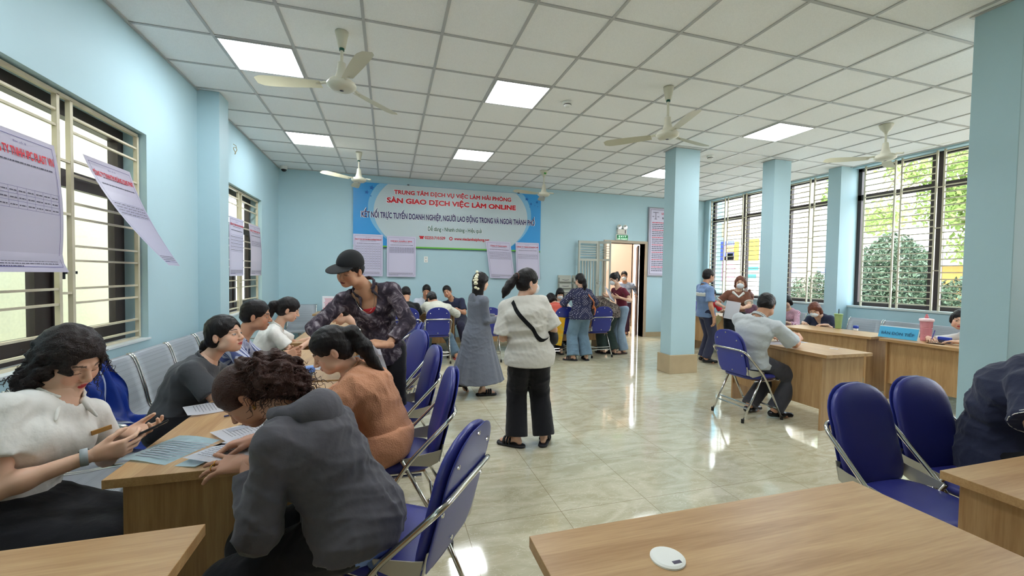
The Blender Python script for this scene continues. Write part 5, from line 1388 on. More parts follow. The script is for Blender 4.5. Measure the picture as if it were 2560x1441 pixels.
C_CREAM = cloth('cream_jacket_fabric', (214, 212, 196)); C_PALEG = cloth('pale_grey_shirt', (196, 200, 202)); C_BPOLO = cloth('blue_polo', (118, 140, 178)); C_BROWN = cloth('brown_knit', (122, 80, 62)); C_DKTROU = cloth('dark_grey_trousers', (72, 72, 80)); C_NTROU = cloth('navy_trousers', (54, 56, 78))
C_RED = cloth('red_fabric', (186, 40, 48)); C_MASK = mat('mask_fabric', (218, 222, 226), rough=.7); C_PURP = cloth('mauve_fabric', (120, 86, 104)); C_PINKS = pattern_cloth('pink_striped_knit', 'stripes', (226, 200, 208), (180, 110, 134), scale=30)
C_LSHIRT = cloth('light_blue_shirt', (206, 212, 224)); M_SHOE = mat('black_leather', (22, 22, 26), rough=.25); M_SLIDE = mat('black_rubber_slide', (30, 30, 34), rough=.6)
M_GOLD = mat('gold', (214, 164, 72), rough=.25, metal=1)
UP = (0, 0, 1)
def kid(o, root):
    o.parent = root; o.matrix_parent_inverse = root.matrix_basis.inverted(); return o
def ring_at(root, p, d, r, m, name, t=.0018):
    d = nrm(d); a = nrm(np.cross(d, (0.1, .2, 1))); b = np.cross(d, a)
    kid(MB().tube([V3(*p)+r*(a*math.cos(t_)+b*math.sin(t_)) for t_ in np.linspace(0, 2*PI, 17)[:-1]], t, 6, close=True).build(name, m, smooth=True), root)

# woman in white short-sleeved shirt, left edge
c = person('woman with curly dark hair and white short-sleeved shirt looking down at her phone', (-1.36, 1.93, .555), -18, (-1.225, 2.05, .965), (-1.205, 2.075, 1.105), (-22, -30, 4),
    {'R': ((-1.045, 1.90, .775), (.85, .45, .05), (.25, -.85, -.3), (.6, .6, .7, .8)), 'L': ((-1.07, 2.16, .765), (.85, -.25, .1), (.1, .5, -.85), (.4, .5, .6, .7))},
    {'R': (-1.0, 1.98, .085), 'L': (-1.0, 2.2, .085)}, 'f', .97, 1.2, SK1, (196, 66, 72), sface=-24, res=.007, hres=.0032,
    hair=('curlybob', dict(t=.016, L=.10, w=.080, curl=1, fw=.068, fh=.108, fy=.112)), hairm=M_HAIRC, top=shirt(C_WHITE, .62, .06, .016, seed=3, wr=.007, collar='lapel', sl_g=.022), bottom=skirt(C_BLACK, .8, .1, top=.16), shoes=shoe(M_SHOE), eyes='down', elbow={'R': (-.2, -.5, -1), 'L': (-.3, .6, -1)}, hs=1.0, hfat=1.06)
R_ = c['root']
curls(c, [(-.085, -.04, -.06), (-.08, -.05, -.11), (.07, -.05, -.09), (0, -.08, -.10), (-.08, -.02, -.0), (-.06, -.08, -.05)], [.055, .06, .05, .07, .045, .06], 240, M_HAIRC, 4, .055)
e = MB().box((-.036, -.074, -.004), (.036, .074, .004), bev=.003).build('phone_body', M_BLACK)
ph = empty('smartphone', (-.93, 2.01, .815), 0, 'dark phone held in both hands by the woman in the white shirt', 'phone'); e.parent = ph; ph.rotation_euler = (.35, -.35, -1.1)
wst = empty('wristwatch', tuple(c['WR']['R']-.02*nrm((.85, .45, .05))), 0, 'smartwatch with a pale grey strap on the wrist of the woman in the white shirt', 'watch')
d_ = Vector((.85, .45, .05)); wst.rotation_euler = d_.to_track_quat('Z', 'X').to_euler()
MB().lathe([(.030, -.011), (.0315, -.009), (.0315, .009), (.030, .011)], seg=24, cap=False).build('strap', mat('pale_grey_strap', (150, 158, 160), rough=.5), wst, smooth=True)
MB().lathe([(.021, -.034), (.021, -.028)], seg=24, axis='y').build('dial', mat('black_glass', (14, 14, 18), rough=.08), wst)
o = MB().box((-.032, -.003, -.009), (.032, .003, .009), bev=.001).build('name_badge', mat('brass_badge', (176, 130, 70), rough=.4, metal=.3)); kid(o, R_)
bc = c['st'][3][0]+c['st'][3][1][1]*.165-c['st'][3][1][0]*.085+c['st'][3][1][2]*.055; o.location = Vector(bc); o.rotation_euler = (0.0, -.1, math.radians(-24+90-14)); o.matrix_parent_inverse = R_.matrix_basis.inverted()

# woman in charcoal polo
person('woman in charcoal polo shirt with a low black bun, looking up', (-1.17, 2.80, .575), 0, (-1.02, 2.86, .935), (-.925, 2.85, 1.085), (-16, 8, 0),
    {'R': ((-.72, 2.79, .80), (.8, .5, -.1), (0, -.2, 1), .6), 'L': ((-.70, 3.02, .80), (.6, -.75, 0), (0, 0, 1), .6)}, {'R': (-.75, 2.75, .085), 'L': (-.75, 2.95, .085)}, 'f', .92, 1.1, SK1, (188, 92, 92), sface=-6, res=.007, hres=.0032,
    hair=('bun', dict(t=.011, fw=.066, fh=.104), tail([(0, -.10, -.035), (-.005, -.135, -.05)], (.03, .032), .02), tail([(0, -.14, -.04), (.01, -.165, -.07)], (.012, .004))), top=shirt(C_GREYP, .70, .08, .014, seed=7, wr=.006, collar='lapel', sl_g=.02), bottom=trousers(C_BLACK, .02, top=.2), shoes=shoe(M_SHOE), elbow={'R': (-.2, -.6, -.8), 'L': (-.2, .6, -.8)}, nr=.046)
# man in striped shirt
person('man in blue and white striped long-sleeved shirt with clasped hands on the desk', (-1.18, 3.42, .58), 5, (-1.03, 3.48, .975), (-.935, 3.50, 1.135), (8, -6, 0),
    {'R': ((-.74, 3.40, .835), (.85, .35, .25), (-.1, -.9, .3), (.5, .8, .9, 1.0)), 'L': ((-.74, 3.54, .83), (.85, -.3, .3), (.1, .9, .3), (.3, .9, 1, 1))}, {'R': (-.8, 3.35, .085), 'L': (-.8, 3.6, .085)}, 'm', .92, 1.0, SK2, (158, 100, 84), sface=4, res=.007, hres=.0034,
    hair=('short', dict(t=.010)), top=shirt(C_STRIPE, 1.86, .02, .016, seed=9, wr=.006, collar='lapel'), bottom=trousers(C_DKTROU, .02), shoes=shoe(M_SHOE), elbow={'R': (-.1, -.6, -.8), 'L': (-.1, .5, -.8)})
# young woman in white blouse
person('young woman in white blouse with long black ponytail, third on the left bench side', (-1.16, 4.45, .575), 8, (-1.02, 4.5, .935), (-.925, 4.51, 1.095), (12, -20, 0),
    {'R': ((-.72, 4.50, .80), (.9, .3, -.05), (0, 0, 1), .5), 'L': ((-.70, 4.76, .80), (.9, -.2, -.05), (0, 0, 1), .5)}, {'R': (-.8, 4.4, .085), 'L': (-.8, 4.6, .085)}, 'f', .93, .98, SK1, (196, 80, 84), res=.008, hres=.0036,
    hair=('tail', dict(t=.012, fw=.064), tail([(0, -.10, .045), (0, -.15, -.0), (-.01, -.155, -.10), (-.005, -.15, -.2)], (.03, .042, .038, .012), .02)), top=shirt(C_WHITE, .66, .02, .014, seed=11, wr=.006, collar='lapel', sl_g=.022), bottom=skirt(C_BLACK, .7, .1), shoes=shoe(M_SHOE), eyes='down', elbow={'R': (-.1, -.5, -.8), 'L': (-.1, .5, -.8)}, nr=.046)
# man in black cap and mottled shirt
def red_tee(c):
    F = Field(); c['torso'](F, .009, .05, 0, 1); F.half(c['sp'](-.06), -c['up']); F.half(c['neck']-c['up']*.115+c['fr']*.02, nrm(c['up']+.6*c['fr'])); F.half(c['SH']['R'], c['rr']); F.half(c['SH']['L'], -c['rr'])
    np_mesh('red_undershirt', [F.mesh(.007)], mat('red_tee', (196, 44, 56), rough=.8), c['root'])
    o = MB().tube([c['neck']-c['up']*(.02+.14*math.sin(t))+c['fr']*(.075+.035*math.sin(t))-c['rr']*.07*math.cos(t) for t in np.linspace(.1, PI-.1, 15)], .0014, 5).build('necklace', M_CHROME); kid(o, c['root'])
c = person('standing man in black cap and dark mottled shirt over a red top, looking down', (-.03, 3.36, .88), 250, (-.165, 3.27, 1.355), (-.262, 3.18, 1.485), (234, -20, -10),
    {'L': ((-.0, 3.04, .965), (-.93, -.1, .12), (.1, -.45, .85), (.5, .7, .8, .9)), 'R': ((-.40, 3.02, .95), (.3, -.6, .2), (-.3, -.3, .9), .8)}, {'L': (.12, 3.33, .08), 'R': (-.12, 3.42, .08)}, 'm', .99, .9, SK3, (140, 74, 66), sface=262, res=.0075, hres=.003,
    hair=('short', dict(t=.007)), top=both(red_tee, shirt(C_CAMO, 1.8, -.10, .018, loose=.006, seed=13, wr=.009, open_v=.25, neck_r=.084, collar='lapel', sl_g=.020)), bottom=trousers(C_BLACK, .02, top=.05), shoes=shoe(M_SHOE), eyes='down', elbow={'L': (1, .2, -.5), 'R': (-1, .1, -.4)}, nr=.05)
def cap(c, m, brim=.085, name='cap', label='black cap', brim_up=0.0):
    h, R, s = c['head'], c['RH'], c['hs']; T = lambda x, y, z: h+s*(x*R[0]+y*R[1]+z*R[2]); F = Field()
    F.ell(T(0, -.012, .045), V3(.088, .107, .100)*s, R, .01); F.half(T(0, 0, .036), -R[2]+.12*R[1]); o_ = np_mesh(name, [F.mesh(.004)], m, c['root'])
    F = Field(); F.ell(T(0, .095, .046), V3(.082, .115, .011)*s, R, .004); F.half(T(0, .055, 0), -R[1]); np_mesh('brim', [F.mesh(.0035)], m, o_)
cap(c, mat('black_cap_fabric', (22, 23, 26), rough=.8, bump=(200, .2)))
hp = c['WR']['L']+V3(-.12, -.03, -.01)
cp_ = empty('crumpled_paper', (-.10, 2.99, .93), 0, 'crumpled white paper held low by the man in the black cap', 'paper')
MB().grid(lambda u, v: ((u-.5)*(.10+.09*(1-v))+.03*(1-v), .012*math.sin(u*9+v*4)+.01*math.sin(v*13), (v-.85)*.22+.02*math.sin(u*5)), 10, 12, thick=.0012).build('sheet', M_PAPER, cp_)

# woman in grey hoodie, foreground
def hood(c):
    F = Field(); n, u, f, r = c['neck'], c['up'], c['fr'], c['rr']
    pts = [n+r*.075*math.cos(t)-f*(.03+.075*math.sin(t))-u*(.0+.05*math.sin(t)) for t in np.linspace(-.5, PI+.5, 13)]
    F.chain(pts, [.022+.030*math.sin(max(0, min(PI, t))) for t in np.linspace(-.5, PI+.5, 13)], .03)
    F.ell(n-f*.115-u*.075, (.075, .045, .085), np.array([r, f, u]), .05); F.warp(wrinkle(.010, 3, .9)); np_mesh('hood', [F.mesh(.007)], C_HOOD, c['root'])
def shirt_tail(c):
    F = Field(); F.ell(c['pel']+V3(0, 0, .03), c['st'][0][2]*V3(1.03, 1.12, 1.6)+.022, c['st'][0][1], .03); F.half(c['sp'](.02), c['st'][0][1][2]); F.half(c['pel']-V3(0, 0, .085), -V3(0, 0, 1)); F.half(c['pel']-c['f0']*.03, c['f0']); F.warp(wrinkle(.005, 8)); np_mesh('blue_shirt_tail', [F.mesh(.007)], mat('sky_blue_cotton', (128, 156, 214), rough=.8), c['root'])
c = person('woman in grey hoodie with curly brown ponytail bent over a form, nearest the viewer', (-.11, 1.60, .56), 172, (-.345, 1.665, .955), (-.500, 1.765, 1.0), (176, -50, 0),
    {'L': ((-.465, 1.625, .80), (-.93, .32, -.1), (0, -.45, .9), (.12, .2, .25, .3), .26), 'R': ((-.50, 1.86, .80), (-.8, -.2, -.1), (0, .2, 1), .7)}, {'L': (-.30, 1.50, .085), 'R': (-.30, 1.75, .085)}, 'f', .97, 1.14, (186, 138, 114), (150, 90, 84), sface=165, res=.007, hres=.0032,
    hair=('tail', dict(t=.013, curl=2, fw=.064), tail([(0, -.095, .035), (-.035, -.135, -.0), (-.06, -.155, -.06), (-.075, -.16, -.12)], (.045, .068, .074, .05), .04)), hairm=M_HAIRB, top=both(shirt(C_HOOD, 1.82, -.035, .022, loose=.006, seed=17, wr=.008, sl_g=.026, neck_r=.066), hood, shirt_tail), bottom=trousers(C_BLACK, .02, top=.12), shoes=shoe(M_SHOE), eyes='down', elbow={'L': (.35, -.75, -.8), 'R': (.2, .6, -.8)}, nr=.052, hs=.94)
curls(c, [(-.035, -.135, -.0), (-.06, -.155, -.06), (-.075, -.16, -.12), (-.04, -.13, .02)], [.07, .078, .06, .06], 420, M_HAIRB, 5, .06)
w_ = V3(-.465, 1.625, .80); d_ = nrm((-.93, .32, -.1))
ring_at(c['root'], w_+d_*.115+V3(0, .014, 0), d_, .0105, M_GOLD, 'gold_ring'); ring_at(c['root'], w_+d_*.118+V3(0, -.01, -.003), d_, .0105, M_GOLD, 'gold_ring')
T = lambda x, y, z: c['head']+x*c['RH'][0]+y*c['RH'][1]+z*c['RH'][2]
ring_at(c['root'], T(-.083, -.016, -.052), (1, 0, .3), .008, M_GOLD, 'earring', .002)
# woman in orange
c = person('woman in orange waffle outfit with sleek black ponytail bent over the desk', (-.0, 2.37, .565), 180, (-.185, 2.40, .935), (-.285, 2.37, 1.055), (186, -30, 0),
    {'L': ((-.52, 2.28, .80), (-.9, .2, -.1), (0, 0, 1), .7), 'R': ((-.50, 2.52, .80), (-.9, -.2, -.1), (0, 0, 1), .7)}, {'L': (-.02, 2.22, .085), 'R': (-.3, 2.5, .085)}, 'f', .97, 1.14, SK1, (170, 90, 88), sface=176, res=.0075, hres=.0032,
    hair=('tail', dict(t=.011, fw=.064), tail([(0, -.10, .05), (-.01, -.135, .03), (-.03, -.15, -.07), (-.035, -.15, -.17), (-.05, -.17, -.27)], (.028, .04, .042, .03, .008), .02)), top=shirt(C_ORANGE, .98, .02, .018, loose=.004, seed=19, wr=.008, sl_g=.030, collar='lapel'), bottom=skirt(C_ORANGE, .45, .05, top=.12), shoes=shoe(M_SHOE, 'sandal', mat('dark_sandal_sole', (50, 40, 38), rough=.6)), eyes='down', elbow={'L': (.3, -.6, -.9), 'R': (.2, .6, -.8)}, footdir={'L': (.3, -.9, 0), 'R': (-1, 0, 0)})
T = lambda x, y, z: c['head']+x*c['RH'][0]+y*c['RH'][1]+z*c['RH'][2]
kid(MB().tube([T(-.045, -.125, .03), T(-.015, -.175, .02)], .007, 8).build('hair_clip', M_WHITEPL), c['root'])

# woman in grey dress walking
def dress(c):
    F = Field(); s = c['s']; c['torso'](F, .012, .05, 0, 1); p = c['pel']
    hemc = V3(p[0]+.0, p[1], .17); L = 16; rs = np.random.RandomState(4)
    F.cone(p+V3(0, 0, .16), p+V3(-.02, 0, -.1), .115, .17, .05); F.cone(p+V3(-.02, 0, -.08), hemc, .165, .285, .05, flat=1)
    for i in range(L):
        a = 2*PI*i/L+rs.rand()*.3; dx, dy = math.cos(a), math.sin(a); r1 = .29+.02*rs.rand()
        F.cone(p+V3(dx*.11, dy*.10, .05), hemc+V3(dx*r1*(1.08 if dx < 0 else .95), dy*r1*.75, 0), .012, .038, .035, flat=1)
    F.half(hemc+V3(0, 0, -.02), (0, 0, -1))
    nd = nrm(c['head']-c['neck']); F.cone(c['neck']-nd*.02, c['neck']+nd*.25, .06, .08, .004, sub=True)
    for sd in c['EL']:
        S, E_, W = c['SH'][sd], c['EL'][sd], c['WR'][sd]; a = c['ar']; F.cone(S, E_, a*1.12+.012, a+.012, .03); F.cone(E_, E_+(W-E_)*.8, a+.012, .045, .02, flat=1)
    F.warp(wrinkle(.006, 21)); np_mesh('dress', [F.mesh(.008)], C_DRESS, c['root'])
    n, u, f, r = c['neck'], c['up'], c['fr'], c['rr']; F = Field(); F.ell(n-f*.09-u*.06, (.095, .03, .09), np.array([r, f, u]), .03); F.warp(wrinkle(.008, 3, 1.2)); np_mesh('hood', [F.mesh(.008)], C_DRESS, c['root'])
c = person('woman walking in long grey hooded dress with a white flower hair clip', (1.06, 5.0, .80), 15, (1.06, 5.0, 1.215), (1.085, 5.0, 1.375), (18, -4, 0),
    {'R': ((1.34, 4.93, .93), (.8, .5, .2), (0, -.8, .3), .8), 'L': ((1.34, 5.12, .93), (.8, -.2, .2), (0, .8, .3), .8)}, {'R': (1.10, 4.93, .085), 'L': (.86, 5.10, .16)}, 'f', .90, 1.0, SK1, (190, 90, 90), res=.009, hres=.0038,
    hair=('long', dict(t=.014, L=.21, fw=.060, w=.062), fringe), top=dress, shoes=shoe(M_SLIDE, 'slide'), elbow={'R': (-.8, -.3, -.6), 'L': (-.8, .3, -.6)}, footdir={'R': (.95, -.1, 0), 'L': (.9, .2, -.9)})
T = lambda x, y, z: c['head']+.95*(x*c['RH'][0]+y*c['RH'][1]+z*c['RH'][2])
F = Field(); rs = np.random.RandomState(2)
for i in range(16): F.ell(T(.03+.03*rs.randn()*.5+.03, -.105+.015*rs.randn(), .02+.045*rs.randn()), (.019, .019, .016), None, .003)
o = np_mesh('flower_hair_clip', [F.mesh(.003)], mat('ivory_silk', (232, 226, 196), rough=.6), c['root'])

# woman in off-white T-shirt standing with her back to us
def bag_strap(c):
    p = [c['st'][4][0]-c['fr']*.085-c['rr']*.10+c['up']*.035, c['st'][3][0]-c['fr']*.155-c['rr']*.045, c['st'][2][0]-c['fr']*.165+c['rr']*.03, c['st'][1][0]-c['fr']*.165+c['rr']*.11, c['st'][1][0]-c['fr']*.06+c['rr']*.205]
    q = [Vector(v) for v in smooth_path([Vector(v) for v in p], 6)]; m = MB(); L = len(q)
    from mathutils.bvhtree import BVHTree
    me = c['shirt'].data; bv = BVHTree.FromPolygons([v.co for v in me.vertices], [tuple(f.vertices) for f in me.polygons]); mw = Vector((0, 0, 0))
    for i_, v in enumerate(q):
        d = (Vector(c['sp'](.6))-v); d.z *= .2; d.normalize(); h = bv.ray_cast(v-d*.5, d)
        if h[0] is not None: q[i_] = h[0]-d*.008
    m.grid(lambda u, v: q[min(int(round(v*(L-1))), L-1)]+Vector(c['rr']*.7+c['up']*.7)*(u-.5)*.034, 1, L-1, thick=.004); bg = empty('crossbody_bag', tuple(c['pel']), 0, 'black crossbody bag worn over the white T-shirt', 'bag'); kid(m.build('strap', mat('black_webbing', (26, 26, 30), rough=.7)), bg)
    F = Field(); a = c['pel']+c['rr']*.20+c['fr']*.03+V3(0, 0, .10); F.ell(a, (.05, .09, .075), np.array([c['rr'], c['fr'], c['up']]), 0); kid(np_mesh('pouch', [F.mesh(.007)], mat('black_webbing', (26, 26, 30))), bg)
c = person('woman in off-white T-shirt and black trousers with mask and ponytail, standing in the middle', (1.16, 3.36, .81), 80, (1.09, 3.36, 1.265), (1.135, 3.365, 1.405), (12, -4, 0),
    {'R': ((1.42, 3.52, .975), (.3, .9, .0), (.9, 0, .3), .9), 'L': ((1.02, 3.56, 1.0), (.3, .8, .1), (-.8, .2, .3), .8)}, {'L': (1.06, 3.38, .085), 'R': (1.30, 3.36, .085)}, 'f', .92, 1.16, SK1, (180, 90, 90), sface=78, res=.008, hres=.0034, mask=C_MASK,
    hair=('tail', dict(t=.012, fw=.064), tail([(0, -.095, .05), (-.005, -.13, .035), (-.015, -.175, -.03), (-.02, -.21, -.09), (-.02, -.235, -.155)], (.022, .030, .042, .038, .010), .015)), top=shirt(C_OFFW, .92, -.11, .022, loose=.016, seed=23, wr=.007, sl_g=.040, neck_r=.066), bottom=trousers(C_BLACK, .032, flare=.012, wr=.006), shoes=shoe(M_SLIDE, 'slide'), elbow={'R': (.25, -.7, -.8), 'L': (-.4, -.7, -.7)}, footdir={'L': (-.75, .65, 0), 'R': (.5, .85, 0)})
bag_strap(c)
T = lambda x, y, z: c['head']+.92*(x*c['RH'][0]+y*c['RH'][1]+z*c['RH'][2])
kid(MB().tube([T(.0+.03*math.cos(t), -.125+.008*math.cos(t), .045+.03*math.sin(t)) for t in np.linspace(0, 2*PI, 13)[:-1]], .006, 8, close=True).build('hair_tie', mat('brown_hair_tie', (96, 60, 48), rough=.6)), c['root'])
yf = empty('plastic_folder', (1.49, 3.62, .965), 0, 'yellow and green plastic folder held by the woman in the white T-shirt', 'folder'); yf.rotation_euler = (.1, .12, -.35)
MB().grid(lambda u, v: ((u-.5)*.17, .01*math.sin(v*4+u*3), (v-.55)*.27), 6, 8, thick=.004).build('sleeve', pattern_cloth('yellow_green_print', 'blotch', (232, 190, 60), (176, 204, 150), (230, 200, 90), scale=7, rough=.3), yf)

# ----- people at the far end
person('man with short black hair in a dark top seen from behind under the banner', (.27, 7.12, .565), 90, (.29, 7.30, .975), (.29, 7.40, 1.115), (95, -35, 0), {'L': ((.12, 7.68, .80), (.2, .9, 0), UP, .6), 'R': ((.48, 7.68, .80), (-.2, .9, 0), UP, .6)}, {'L': (.15, 7.55, .085), 'R': (.4, 7.55, .085)}, 'm', .95, .95, SK2, res=.011, hres=.005, hair=('short', dict(t=.012)), top=shirt(C_BLACK, .8, -.02, .014, seed=31), bottom=trousers(C_DENIM, .02), shoes=shoe(M_SHOE))
person('man in pale striped shirt facing us between two others under the banner', (.72, 8.52, .565), 270, (.72, 8.40, .98), (.72, 8.33, 1.125), (262, -18, 0), {'L': ((.9, 8.1, .80), (-.5, -.7, 0), UP, .5), 'R': ((.52, 8.1, .80), (.5, -.7, 0), UP, .5)}, {'L': (.85, 8.3, .085), 'R': (.6, 8.3, .085)}, 'm', .98, 1.05, SK2, (160, 90, 80), res=.011, hres=.005, eyes='down', hair=('short', dict(t=.010)), top=shirt(C_LSHIRT, 1.8, 0, .015, seed=33, collar='lapel'), bottom=trousers(C_DKTROU, .02), shoes=shoe(M_SHOE))
c = person('man in cream jacket and dark cap bent over the table, seen from behind', (.77, 7.15, .565), 88, (.83, 7.42, .935), (.745, 7.52, 1.015), (110, -40, 0), {'L': ((.62, 7.72, .80), (.2, .9, 0), UP, .6), 'R': ((1.05, 7.70, .80), (-.2, .9, 0), UP, .6)}, {'L': (.65, 7.5, .085), 'R': (1.13, 7.15, .085)}, 'm', .97, 1.0, SK2, res=.011, hres=.005, hair=('short', dict(t=.009)), top=shirt(C_CREAM, 1.85, -.04, .026, loose=.012, seed=35, wr=.008, sl_g=.03), bottom=trousers(C_DENIM, .03), shoes=shoe(mat('red_sandal', (190, 80, 80), rough=.6), 'sandal'), elbow={'R': (1, -.3, -.5), 'L': (-1, -.3, -.5)})
cap(c, pattern_cloth('dark_camouflage_cap', 'blotch', (36, 38, 42), (110, 110, 112), scale=24), name='cap')
person('man in navy polo leaning on his elbow at the table under the banner', (1.36, 8.42, .565), 250, (1.22, 8.32, .955), (1.115, 8.26, 1.115), (250, -6, 18), {'L': ((1.25, 8.02, .80), (-.8, -.4, 0), UP, .5), 'R': ((1.0, 8.05, .80), (.7, -.4, 0), UP, .5)}, {'L': (1.45, 8.05, .085), 'R': (1.2, 8.1, .085)}, 'm', .98, 1.05, SK2, (160, 90, 80), res=.011, hres=.005, hair=('short', dict(t=.012)), top=shirt(C_NAVY, .75, 0, .015, seed=37, collar='lapel'), bottom=trousers(C_NTROU, .02), shoes=shoe(M_SHOE))
person('woman in coral top with short black hair bent over a table near the grille gate', (3.0, 7.12, .565), 95, (3.04, 7.36, .93), (2.99, 7.47, 1.01), (105, -45, 0), {'L': ((2.88, 7.7, .80), (.2, .9, 0), UP, .6), 'R': ((3.2, 7.7, .80), (-.2, .9, 0), UP, .6)}, {'L': (2.88, 7.1, .085), 'R': (3.1, 7.2, .085)}, 'f', .92, 1.05, SK1, res=.011, hres=.005, hair=('bob', dict(t=.014, L=.05, w=.06)), top=shirt(C_CORAL, 1.7, -.02, .016, seed=39), bottom=trousers(C_BLACK, .03), shoes=shoe(M_SLIDE, 'slide'))
person('masked woman with short black hair and fringe behind the table, facing us', (3.52, 8.45, .565), 265, (3.52, 8.35, .95), (3.52, 8.28, 1.085), (255, -25, 0), {'L': ((3.7, 8.02, .80), (-.5, -.6, 0), UP, .5), 'R': ((3.35, 8.02, .80), (.5, -.6, 0), UP, .5)}, {'L': (3.6, 8.2, .085), 'R': (3.4, 8.2, .085)}, 'f', .92, .95, SK1, res=.012, hres=.005, mask=C_MASK, eyes='down', hair=('bob', dict(t=.013, L=.08, w=.06), fringe), top=shirt(C_WHITE, .7, 0, .014, seed=41), bottom=trousers(C_BLACK, .02), shoes=shoe(M_SHOE))
c = person('woman in navy diamond-print blouse and wide blue jeans standing with her back to us', (3.20, 6.60, .80), 90, (3.21, 6.62, 1.235), (3.19, 6.64, 1.395), (100, -12, 0), {'L': ((3.02, 6.88, .92), (.4, .8, 0), (-.8, 0, .4), .7), 'R': ((3.42, 6.88, .92), (-.4, .8, 0), (.8, 0, .4), .7)}, {'L': (3.08, 6.62, .085), 'R': (3.32, 6.60, .085)}, 'f', .91, 1.16, SK1, res=.009, hres=.0045,
    hair=('tail', dict(t=.012), tail([(0, -.10, .03), (.0, -.125, -.03), (.01, -.12, -.13), (.01, -.10, -.22)], (.03, .04, .042, .012), .02)), top=shirt(C_DIAM, 1.75, -.08, .020, loose=.012, seed=43, wr=.006, sl_g=.028), bottom=trousers(C_DENIM, .042, flare=.018), shoes=shoe(M_SLIDE, 'slide'), elbow={'L': (-1, -.4, -.4), 'R': (1, -.4, -.4)}, footdir={'L': (-.8, .5, 0), 'R': (.1, 1, 0)})
bg = empty('shoulder_bag', tuple(c['pel']), 0, 'small orange-strapped shoulder bag of the woman in the navy print blouse', 'bag')
kid(MB().tube(smooth_path([Vector(c['neck']-c['fr']*.07+c['rr']*.03), Vector(c['st'][3][0]-c['fr']*.15+c['rr']*.08), Vector(c['st'][2][0]-c['fr']*.14+c['rr']*.16), Vector(c['pel']+c['rr']*.20+V3(0, -.03, .08))], 5), .010, 8).build('strap', mat('orange_leather', (206, 116, 70), rough=.5), smooth=True), bg)
kid(MB().tube(smooth_path([Vector(c['pel']+V3(.19, -.08, .16)), Vector(c['pel']+V3(.235, -.07, .10)), Vector(c['pel']+V3(.21, -.08, .0))], 5), .016, 8).build('handle', mat('orange_leather', (206, 116, 70)), smooth=True), bg)
F = Field(); F.ell(c['pel']+V3(.20, .0, .04), (.05, .1, .085), None, 0); kid(np_mesh('pouch', [F.mesh(.008)], mat('dark_bag', (40, 36, 36), rough=.6)), bg)
person('woman in brown and black patterned top bent far over the table', (4.02, 7.02, .80), 110, (3.80, 7.38, 1.0), (3.70, 7.5, .93), (120, -70, 0), {'L': ((3.5, 7.6, .82), (-.2, .9, 0), UP, .6), 'R': ((3.85, 7.66, .82), (-.2, .9, 0), UP, .6)}, {'L': (3.92, 7.1, .085), 'R': (4.1, 7.0, .085)}, 'f', .93, 1.16, SK1, res=.010, hres=.006, hair=('short', dict(t=.012)), top=shirt(C_LEAF, 1.6, -.1, .022, loose=.014, seed=45, sl_g=.03), bottom=trousers(cloth('dark_green_trousers', (52, 66, 62)), .05), shoes=shoe(M_SLIDE, 'slide'), bulge=.06)
c = person('slim woman in maroon top and flared light jeans reading papers by the doorway', (4.30, 7.10, .84), 190, (4.215, 7.10, 1.265), (4.12, 7.10, 1.42), (195, -18, 0), {'L': ((4.12, 6.90, 1.08), (-.9, .2, .1), (0, -.6, -.7), .5), 'R': ((4.1, 7.25, 1.08), (-.9, 0, .1), (0, .6, -.7), .5)}, {'L': (4.30, 7.0, .085), 'R': (4.22, 7.2, .085)}, 'f', .93, .88, SK1, res=.009, hres=.0045, mask=C_MASK, eyes='down',
    hair=('tail', dict(t=.010, fw=.064), tail([(0, -.07, .095), (.0, -.12, .09), (.0, -.15, .0), (0, -.14, -.08)], (.022, .03, .032, .010), .02)), top=shirt(C_MAROON, .55, .0, .010, seed=47, wr=.003), bottom=trousers(C_DENIM2, .012, flare=.03, top=.12), shoes=shoe(mat('brown_sandal', (70, 44, 38), rough=.5), 'sandal'), elbow={'L': (.8, -.5, -.4), 'R': (.8, .5, -.4)})
sheet(3.98, 6.98, 1.12, .24, .32, 0, 'open white papers held by the woman in maroon', lines=False, seed=33).rotation_euler = (.9, .5, .5)
person('masked man in white and blue standing in the corridor beyond the doorway', (5.78, 9.42, .86), 235, (5.76, 9.38, 1.32), (5.70, 9.33, 1.485), (235, -5, 0), {'L': ((6.0, 9.2, 1.0), (-.6, -.6, 0), (.6, -.4, .4), .6), 'R': ((5.6, 9.2, .95), (.4, -.8, 0), (-.6, -.4, .4), .6)}, {'L': (5.85, 9.4, .085), 'R': (5.7, 9.5, .085)}, 'm', .97, .95, SK2, res=.012, hres=.005, mask=C_MASK, hair=('short', dict(t=.009)), top=shirt(pattern_cloth('white_blue_track_top', 'blotch', (214, 218, 226), (110, 130, 170), scale=5), 1.8, -.05, .018, seed=49), bottom=trousers(cloth('dark_plum_trousers', (70, 44, 64)), .02), shoes=shoe(mat('brown_sandal', (70, 44, 38)), 'sandal'))
def chest_band(c):
    F = Field(); c['torso'](F, .019, .05, 0, 1); a = c['sp'](.70); F.half(a+c['up']*.035, c['up']); F.half(a-c['up']*.035, -c['up'])
    for sd in 'LR':
        S, E_ = c['SH'][sd], c['EL'][sd]; F.cone(S+(E_-S)*.52, S+(E_-S)*.72, c['ar']+.026, c['ar']+.026, 0, flat=3)
    np_mesh('white_chest_band', [F.mesh(.009)], C_WHITE, c['root'])
